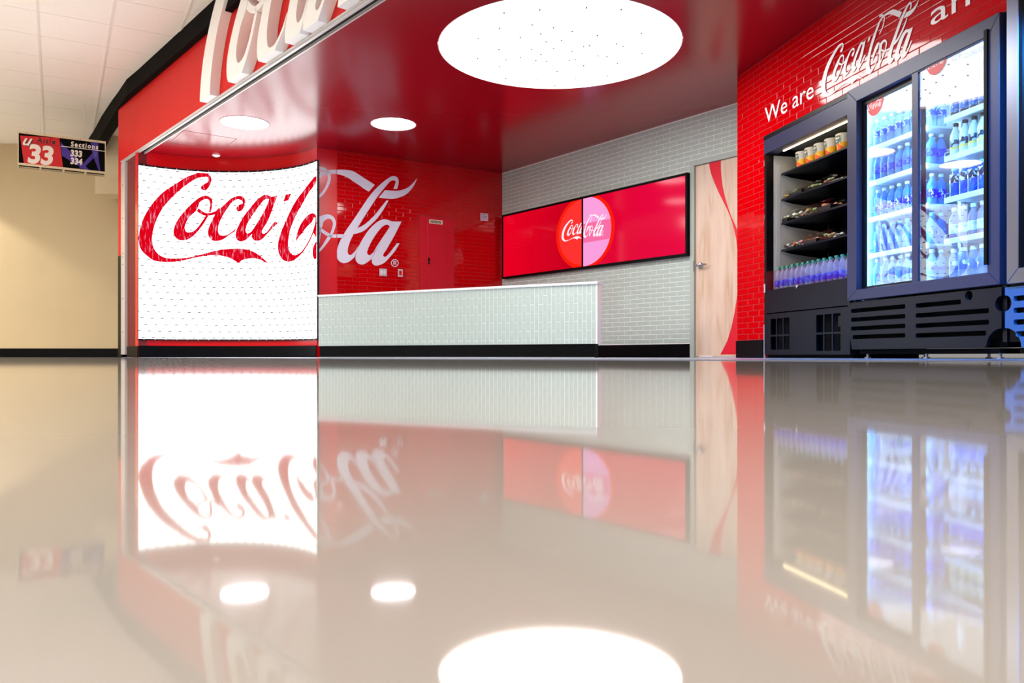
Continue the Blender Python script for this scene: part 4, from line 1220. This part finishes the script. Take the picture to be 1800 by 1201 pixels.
outer = [(ro + 0.03, PZ0), (nu - 0.13, PZ0)] + circle(nu, PZ0, 0.11, 12, math.pi, math.pi / 2, False)[1:] + \
        [(nu, hzn - 0.045)] + circle(nu, hzn, 0.045, 12, 1.5 * math.pi, 0.5 * math.pi, False)[1:-1] + [(nu, hzn + 0.045), (nu, PZ1), (ro + 0.02, PZ1), (ro, PZ1 - 0.02), (ro, PZ0 + 0.12)]
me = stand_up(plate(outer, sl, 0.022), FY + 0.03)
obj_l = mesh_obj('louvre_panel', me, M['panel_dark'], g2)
obj('machine_housing', bbox_bm(L2 + 0.03, W2 - 0.035, FY + 0.09, BK - 0.05, 0.075, ZB - 0.02), M['black_matte'], g2)
obj('plinth', bbox_bm(L2 + 0.06, W2 - 0.06, FY + 0.06, BK - 0.1, 0.035, 0.066), M['black_matte'], g2)
for u_ in (L2 + 0.10, (L2 + W2) / 2, W2 - 0.10):
    for y_ in (FY + 0.10, BK - 0.16):
        bm = BM(); lathe(bm, [(0.022, 0.0032), (0.022, 0.012), (0.010, 0.014), (0.010, 0.035)], 12, (u_, y_, 0)); obj('foot', bm, M['alu'], g2)

# ------------------------------------------------------------------ neighbouring cooler at the picture's edge
FX = -0.02
g3 = thing('steel_frame_cooler', 'dark drinks cooler with steel door frame at the right edge', 'cooler', RW.loc(), RW.rz)
S3 = RW.u(1762, FX); E3 = S3 + 0.85
obj('cabinet', bbox_bm(S3, E3, FX + 0.05, BK, 0.10, 2.02), M['black'], g3)
sa, sb = RW.u(1770.5, FX), RW.u(1791.5, FX)
fz0 = RW.z(1790, 498, FX); fz1 = 2.02
o3 = [(sa, fz0), (E3, fz0), (E3, fz1), (sa, fz1)]; i3 = [(sb, fz0 + 0.085), (E3 - 0.09, fz0 + 0.085), (E3 - 0.09, fz1 - 0.03), (sb, fz1 - 0.03)]
for k, nm in enumerate(('bottom_rail', 'side_stile', 'top_rail', 'side_stile')):
    bm = xz_prism(BM(), [o3[k], o3[(k+1) % 4], i3[(k+1) % 4], i3[k]], FX - 0.006, FX + 0.05)
    bmesh.ops.bevel(bm, geom=bm.edges[:], offset=0.003, segments=1, affect='EDGES')
    obj(nm, bm, M['steel_dark'], g3)
obj('pane', bbox_bm(sb, E3 - 0.09, FX + 0.02, FX + 0.028, fz0 + 0.085, fz1 - 0.03), mat('dark glass', (6, 7, 12), 0.03, spec=0.7), g3)
sl = []
qa = RW.u(1776.5, FX)
for k, yl in enumerate((524, 545, 566, 587)):
    z = RW.z(1790, yl, FX); sl.append(rrect(qa + (0.015 if k == 3 else 0), qa + 0.5, z - 0.015, z + 0.015, 0.011))
nu = S3 - 0.002
hz3 = hzn
outer = [(nu + 0.11, PZ0), (E3, PZ0), (E3, fz0 - 0.014), (nu, fz0 - 0.014), (nu, hz3 + 0.045)] + circle(nu, hz3, 0.045, 12, 0.5 * math.pi, -0.5 * math.pi, False)[1:-1] + [(nu, hz3 - 0.045), (nu, PZ0 + 0.11)] + circle(nu, PZ0, 0.11, 12, math.pi / 2, 0.0, False)[1:-1]
mesh_obj('louvre_panel', stand_up(plate(outer, sl, 0.022), FX + 0.03), mat('cooler panel tinted with blue light', (24, 92, 150), 0.35), g3)  # blue light falling on this panel is put into its base colour
obj('plinth', bbox_bm(S3 + 0.06, E3, FX + 0.06, BK - 0.1, 0.035, 0.066), M['black_matte'], g3)
for u_ in (S3 + 0.10, E3 - 0.10):
    for y_ in (FX + 0.10, BK - 0.16):
        bm = BM(); lathe(bm, [(0.022, 0.0032), (0.022, 0.012), (0.010, 0.014), (0.010, 0.035)], 12, (u_, y_, 0)); obj('foot', bm, M['alu'], g3)

# ------------------------------------------------------------------ open-front chiller
OY = 0.012
g1 = thing('open_chiller', 'black open-front chiller with food shelves set in the red wall', 'chiller', RW.loc(), RW.rz)
A0, A1 = RW.u(1344, OY), L2 - 0.006
T1 = 1.975
WZ0, WZ1 = 0.605, 0.765
BK1 = 0.66
bm = BM()
box(bm, A0, A0 + 0.032, OY, BK1, 0.03, T1); box(bm, A1 - 0.032, A1, OY, BK1, 0.03, T1); box(bm, A0 + 0.032, A1 - 0.032, BK1 - 0.03, BK1, 0.03, T1); box(bm, A0 + 0.032, A1 - 0.032, OY + 0.10, BK1 - 0.03, T1 - 0.04, T1)
obj('cabinet', bm, M['charcoal'], g1)
bm = xz_prism(BM(), [(0, 0)] * 0 or [(A0, 1.815), (A1, 1.815), (A1, T1), (A0, T1)], OY - 0.006, OY + 0.10)
obj('canopy', bm, M['charcoal2'], g1)
obj('canopy_strip', bbox_bm(A0, A1, OY - 0.010, OY - 0.0062, T1 - 0.035, T1, 0.001), M['charcoal'], g1)
obj('light_strip', bbox_bm(A0 + 0.16, A1 - 0.05, OY + 0.085, OY + 0.10, 1.810, 1.8145), M['warm_led'], g1)
for q in (A0 + 0.0325, A1 - 0.037): obj('side_liner', bbox_bm(q, q + 0.0045, OY + 0.07, BK1 - 0.031, WZ0, 1.80), M['cream_steel'], g1)
obj('back_liner', bbox_bm(A0 + 0.0375, A1 - 0.0375, BK1 - 0.036, BK1 - 0.031, WZ0, 1.80), M['black'], g1)
obj('upper_lining', bbox_bm(A0 + 0.033, A1 - 0.033, OY + 0.11, BK1 - 0.04, 1.86, 1.865), M['steel'], g1)
obj('side_trim', bbox_bm(A0 + 0.0372, A0 + 0.0395, OY + 0.09, OY + 0.13, WZ0 + 0.12, 1.72), M['white'], g1)
SH1 = [1.645, 1.415, 1.205, 0.965]
SY0 = OY + 0.135
for z in SH1:
    bm = BM()
    xs = (A0 + 0.042, A1 - 0.042)
    prof = [(SY0, z - 0.018), (SY0 + 0.006, z), (BK1 - 0.045, z), (BK1 - 0.045, z - 0.010), (SY0 + 0.03, z - 0.014)]
    va = [bm.verts.new((xs[0], p[0], p[1])) for p in prof]; vb = [bm.verts.new((xs[1], p[0], p[1])) for p in prof]
    for k in range(len(prof)): bm.faces.new((va[k], va[(k+1) % 5], vb[(k+1) % 5], vb[k]))
    bm.faces.new(va); bm.faces.new(vb[::-1])
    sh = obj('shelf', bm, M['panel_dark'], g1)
    for u_ in (A0 + 0.046, A1 - 0.05):
        bm = BM(); pl = [(SY0 + 0.02, z - 0.015), (BK1 - 0.05, z - 0.011), (BK1 - 0.05, z - 0.075), (SY0 + 0.10, z - 0.035)]
        va = [bm.verts.new((u_, p[0], p[1])) for p in pl]; vb = [bm.verts.new((u_ + 0.004, p[0], p[1])) for p in pl]
        for k in range(4): bm.faces.new((va[k], va[(k+1) % 4], vb[(k+1) % 4], vb[k]))
        bm.faces.new(va); bm.faces.new(vb[::-1]); obj('bracket', bm, M['black_matte'], sh)
# bottle well with acrylic guard
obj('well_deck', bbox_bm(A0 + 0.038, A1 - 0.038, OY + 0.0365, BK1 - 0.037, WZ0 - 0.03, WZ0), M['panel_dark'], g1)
obj('guard', bbox_bm(A0 + 0.034, A1 - 0.002, OY - 0.004, OY - 0.0005, WZ0 - 0.004, WZ1), M['acrylic'], g1)
obj('guard_clip', bbox_bm(A0 + 0.001, A0 + 0.022, OY - 0.008, OY - 0.0045, WZ0 - 0.02, WZ0 + 0.055), M['plate_grey'], g1)
obj('guard_clip', bbox_bm(A1 - 0.016, A1 - 0.002, OY - 0.008, OY - 0.0045, WZ0 - 0.002, WZ0 + 0.07), M['plate_grey'], g1)
LZ = RW.z(1420, 545, OY)
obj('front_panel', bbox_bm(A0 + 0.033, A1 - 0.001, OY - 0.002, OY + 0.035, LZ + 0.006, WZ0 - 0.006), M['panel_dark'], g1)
def cell(x0, y0, x1, y1):
    (u0, z1), (u1, z0) = RW.uz(x0, y0, OY), RW.uz(x1, y1, OY); return u0, u1, z0, z1
holes = []
for (xa, xb, z0_, z1_) in ((1354, 1389, 0.205, 0.345), (1354, 1389, 0.075, 0.19), (1434, 1479, 0.205, 0.345), (1434, 1479, 0.06, 0.19)):
    ua, ub = RW.u(xa, OY), RW.u(xb, OY)
    for k in range(3):
        w_ = (ub - ua) / 3; holes.append([(ua + w_ * k + 0.008, z0_), (ua + w_ * (k + 1) - 0.008, z0_), (ua + w_ * (k + 1) - 0.008, z1_), (ua + w_ * k + 0.008, z1_)])
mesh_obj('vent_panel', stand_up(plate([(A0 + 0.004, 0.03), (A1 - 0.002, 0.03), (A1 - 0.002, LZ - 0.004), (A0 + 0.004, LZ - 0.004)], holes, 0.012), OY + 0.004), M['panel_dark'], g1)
obj('machine_housing', bbox_bm(A0 + 0.034, A1 - 0.034, OY + 0.05, BK1 - 0.04, 0.035, WZ0 - 0.04), M['black_matte'], g1)
ku, kz = RW.uz(1477.5, 562, OY)
cb = obj('control_box', bbox_bm(ku - 0.06, ku + 0.008, OY + 0.02, OY + 0.04, kz - 0.05, kz + 0.03), M['charcoal'], g1)
obj('indicator_lamp', bbox_bm(ku - 0.012, ku - 0.004, OY + 0.0165, OY + 0.0195, kz - 0.006, kz + 0.006), emis('red indicator', (255, 30, 20), 2.0), cb)
obj('plinth', bbox_bm(A0 + 0.01, A1 - 0.02, OY + 0.03, BK1 - 0.05, 0.0034, 0.03), M['black_matte'], g1)
obj('corner_strip', bbox_bm(A0 - 0.008, A0 - 0.001, OY - 0.004, OY + 0.010, 0.0034, 0.30), M['alu_light'], g1)
bm = BM(); lathe_y(bm, [(0.014, -0.0005), (0.014, -0.006), (0.008, -0.009)], 12, ((A0 + A1) / 2 - 0.09, OY - 0.004, WZ0 - 0.012)); obj('badge', bm, M['chrome'], g1)

# water bottles in the well
nw = 15
for depth, y in ((0, OY + 0.075), (1, OY + 0.145)):
    for i in range(nw):
        u = A0 + 0.10 + (A1 - A0 - 0.15) * i / (nw - 1) + random.uniform(-0.006, 0.006)
        p = RW.xy(u, y)
        place_bottle('well', 'water_bottle', 'clear bottle with teal cap in the chiller well, %s from left%s' % (ORD[i], '' if depth == 0 else ', back row'), 'bottle',
                     'teal capped bottles in the chiller well', (p.x, p.y, WZ0 + 0.0006), random.uniform(0, 6))

# fruit cups on the top shelf
def cup_meshes():
    out = []
    b1 = BM(); lathe(b1, [(0.040, 0.0), (0.043, 0.004), (0.056, 0.128), (0.058, 0.130)], 20)
    b2 = BM(); lathe(b2, [(0.059, 0.1305), (0.060, 0.134), (0.056, 0.141), (0.030, 0.149)], 20)
    b3 = BM(); lathe(b3, [(0.0432, 0.004), (0.0510, 0.070), (0.0480, 0.0745)], 20)
    for v in b3.verts: v.co.x *= 1.01; v.co.y *= 1.01
    b4 = BM()
    for k in range(-2, 3):
        a = -math.pi / 2 + k * 0.28
        for j in range(1): pass
    n = 7
    lo = [b4.verts.new((0.0512 * math.cos(-math.pi/2 - 0.7 + 1.4*k/n), 0.0512 * math.sin(-math.pi/2 - 0.7 + 1.4*k/n), 0.062)) for k in range(n + 1)]
    hi = [b4.verts.new((0.0580 * math.cos(-math.pi/2 - 0.7 + 1.4*k/n), 0.0580 * math.sin(-math.pi/2 - 0.7 + 1.4*k/n), 0.124)) for k in range(n + 1)]
    for k in range(n): b4.faces.new((lo[k], lo[k+1], hi[k+1], hi[k]))
    for nm, b_, m_ in (('cup', b1, mat('cup plastic', (244, 240, 226), 0.25)), ('lid', b2, mat('cup lid', (250, 246, 236), 0.2)), ('fruit', b3, label_mat('cut fruit', (250, 190, 40), (236, 84, 24), 26)), ('print', b4, label_mat('cup print', (92, 120, 110), (246, 244, 234), 40))):
        bmesh.ops.recalc_face_normals(b_, faces=b_.faces)
        me = bpy.data.meshes.new('cup_' + nm); b_.to_mesh(me); b_.free(); me.materials.append(m_); smooth(me, 40); out.append((nm, me))
    return out
cupm = cup_meshes()
for i, px in enumerate((1410.5, 1426.5, 1443, 1462, 1482)):
    y = SY0 + 0.085
    u = RW.u(px, y); p = RW.xy(u, y)
    t = thing('fruit_cup', 'cup of orange and yellow fruit, %s from left on the chiller top shelf' % ORD[i], 'cup', (p.x, p.y, SH1[0] + 0.0006), RW.rz - 0.3 + random.uniform(-0.3, 0.3), 'fruit cups on the top chiller shelf')
    for nm, me in cupm:
        o = bpy.data.objects.new(nm, me); COL.objects.link(o); o.parent = t

# food trays on the other shelves
TRAYB = mat('black tray', (22, 22, 24), 0.3)
LIDM = clear('clear tray lid', (0.95, 0.95, 0.95), 0.12, 0.08, fresnel=1.45)
def tray(label, u, y, z, w, d, h, cols, rz, seed, cat='food tray'):
    p = RW.xy(u, y); t = thing('food_tray', label, cat, (p.x, p.y, z + 0.0006), RW.rz + rz, 'packed food trays in the chiller')
    bm = xz_prism(BM(), [(-w/2 * 0.9, 0), (w/2 * 0.9, 0), (w/2, h * 0.42), (-w/2, h * 0.42)], -d / 2, d / 2); obj('base', bm, LIDM if seed % 3 else TRAYB, t)
    bm = BM(); lo = [bm.verts.new(q) for q in ((-w/2-0.003, -d/2-0.003, h*0.425), (w/2+0.003, -d/2-0.003, h*0.425), (w/2+0.003, d/2+0.003, h*0.425), (-w/2-0.003, d/2+0.003, h*0.425))]
    hi = [bm.verts.new(q) for q in ((-w*0.42, -d*0.42, h), (w*0.42, -d*0.42, h), (w*0.42, d*0.42, h), (-w*0.42, d*0.42, h))]
    for k in range(4): bm.faces.new((lo[k], lo[(k+1) % 4], hi[(k+1) % 4], hi[k]))
    bm.faces.new(hi); obj('lid', bm, LIDM, t)
    r = random.Random(seed)
    for k in range(9):
        b = BM(); bmesh.ops.create_icosphere(b, subdivisions=1, radius=1.0)
        for v in b.verts:
            v.co *= r.uniform(0.75, 1.1)
        sx, sy, sz = w * r.uniform(0.11, 0.17), d * r.uniform(0.12, 0.18), h * r.uniform(0.16, 0.24)
        for v in b.verts: v.co = Vector((v.co.x * sx, v.co.y * sy, v.co.z * sz))
        bmesh.ops.translate(b, verts=b.verts[:], vec=((k % 3 - 1) * w * 0.27, (k // 3 - 1) * d * 0.27, h * r.uniform(0.40, 0.62)))
        obj('food_piece', b, FOOD[cols[r.randrange(len(cols))]], t, True)
FOOD = {'leaf': mat('salad green', (92, 122, 52), 0.5, vary=0.3, scale=60), 'pale': mat('pale lettuce', (196, 206, 150), 0.5, vary=0.2, scale=60), 'orange': mat('carrot orange', (232, 110, 40), 0.5),
        'red': mat('tomato red', (206, 50, 40), 0.4), 'bread': mat('bread', (206, 164, 112), 0.7, vary=0.2, scale=50), 'pink': mat('ham pink', (222, 150, 150), 0.5), 'white': mat('egg white', (240, 234, 216), 0.5), 'dark': mat('olive dark', (52, 46, 34), 0.4), 'yellow': mat('corn yellow', (236, 190, 70), 0.5)}
plan = [(1, 'clear salad box', [(1388, ['orange', 'leaf', 'yellow']), (1411, ['leaf', 'orange', 'dark']), (1437, ['leaf', 'pale', 'leaf']), (1466, ['pale', 'pink', 'white'])], 0.062),
        (2, 'sandwich pack', [(1388, ['pale', 'leaf', 'white']), (1410, ['pink', 'white', 'pale']), (1434, ['pale', 'bread', 'leaf']), (1463, ['bread', 'pink', 'dark'])], 0.085),
        (3, 'clear snack box', [(1388, ['pink', 'white', 'dark']), (1411, ['orange', 'pink', 'white']), (1437, ['orange', 'bread', 'pink']), (1466, ['bread', 'white', 'pale'])], 0.075)]
wordsl = {'orange': 'orange', 'leaf': 'leafy green', 'pale': 'pale green', 'pink': 'pink', 'bread': 'bread brown', 'white': 'white', 'dark': 'dark', 'yellow': 'yellow'}
k = 0
for si, what, items, h_ in plan:
    for i, (px, cols) in enumerate(items):
        y = SY0 + 0.09; u = RW.u(px, y)
        tray('%s, %s and %s, %s from left, %s chiller shelf' % (what, wordsl[cols[0]], wordsl[cols[1]], ORD[i], ORD[si]), u, y, SH1[si], 0.185, 0.15, h_, cols, random.uniform(-0.05, 0.05), 11 + k); k += 1
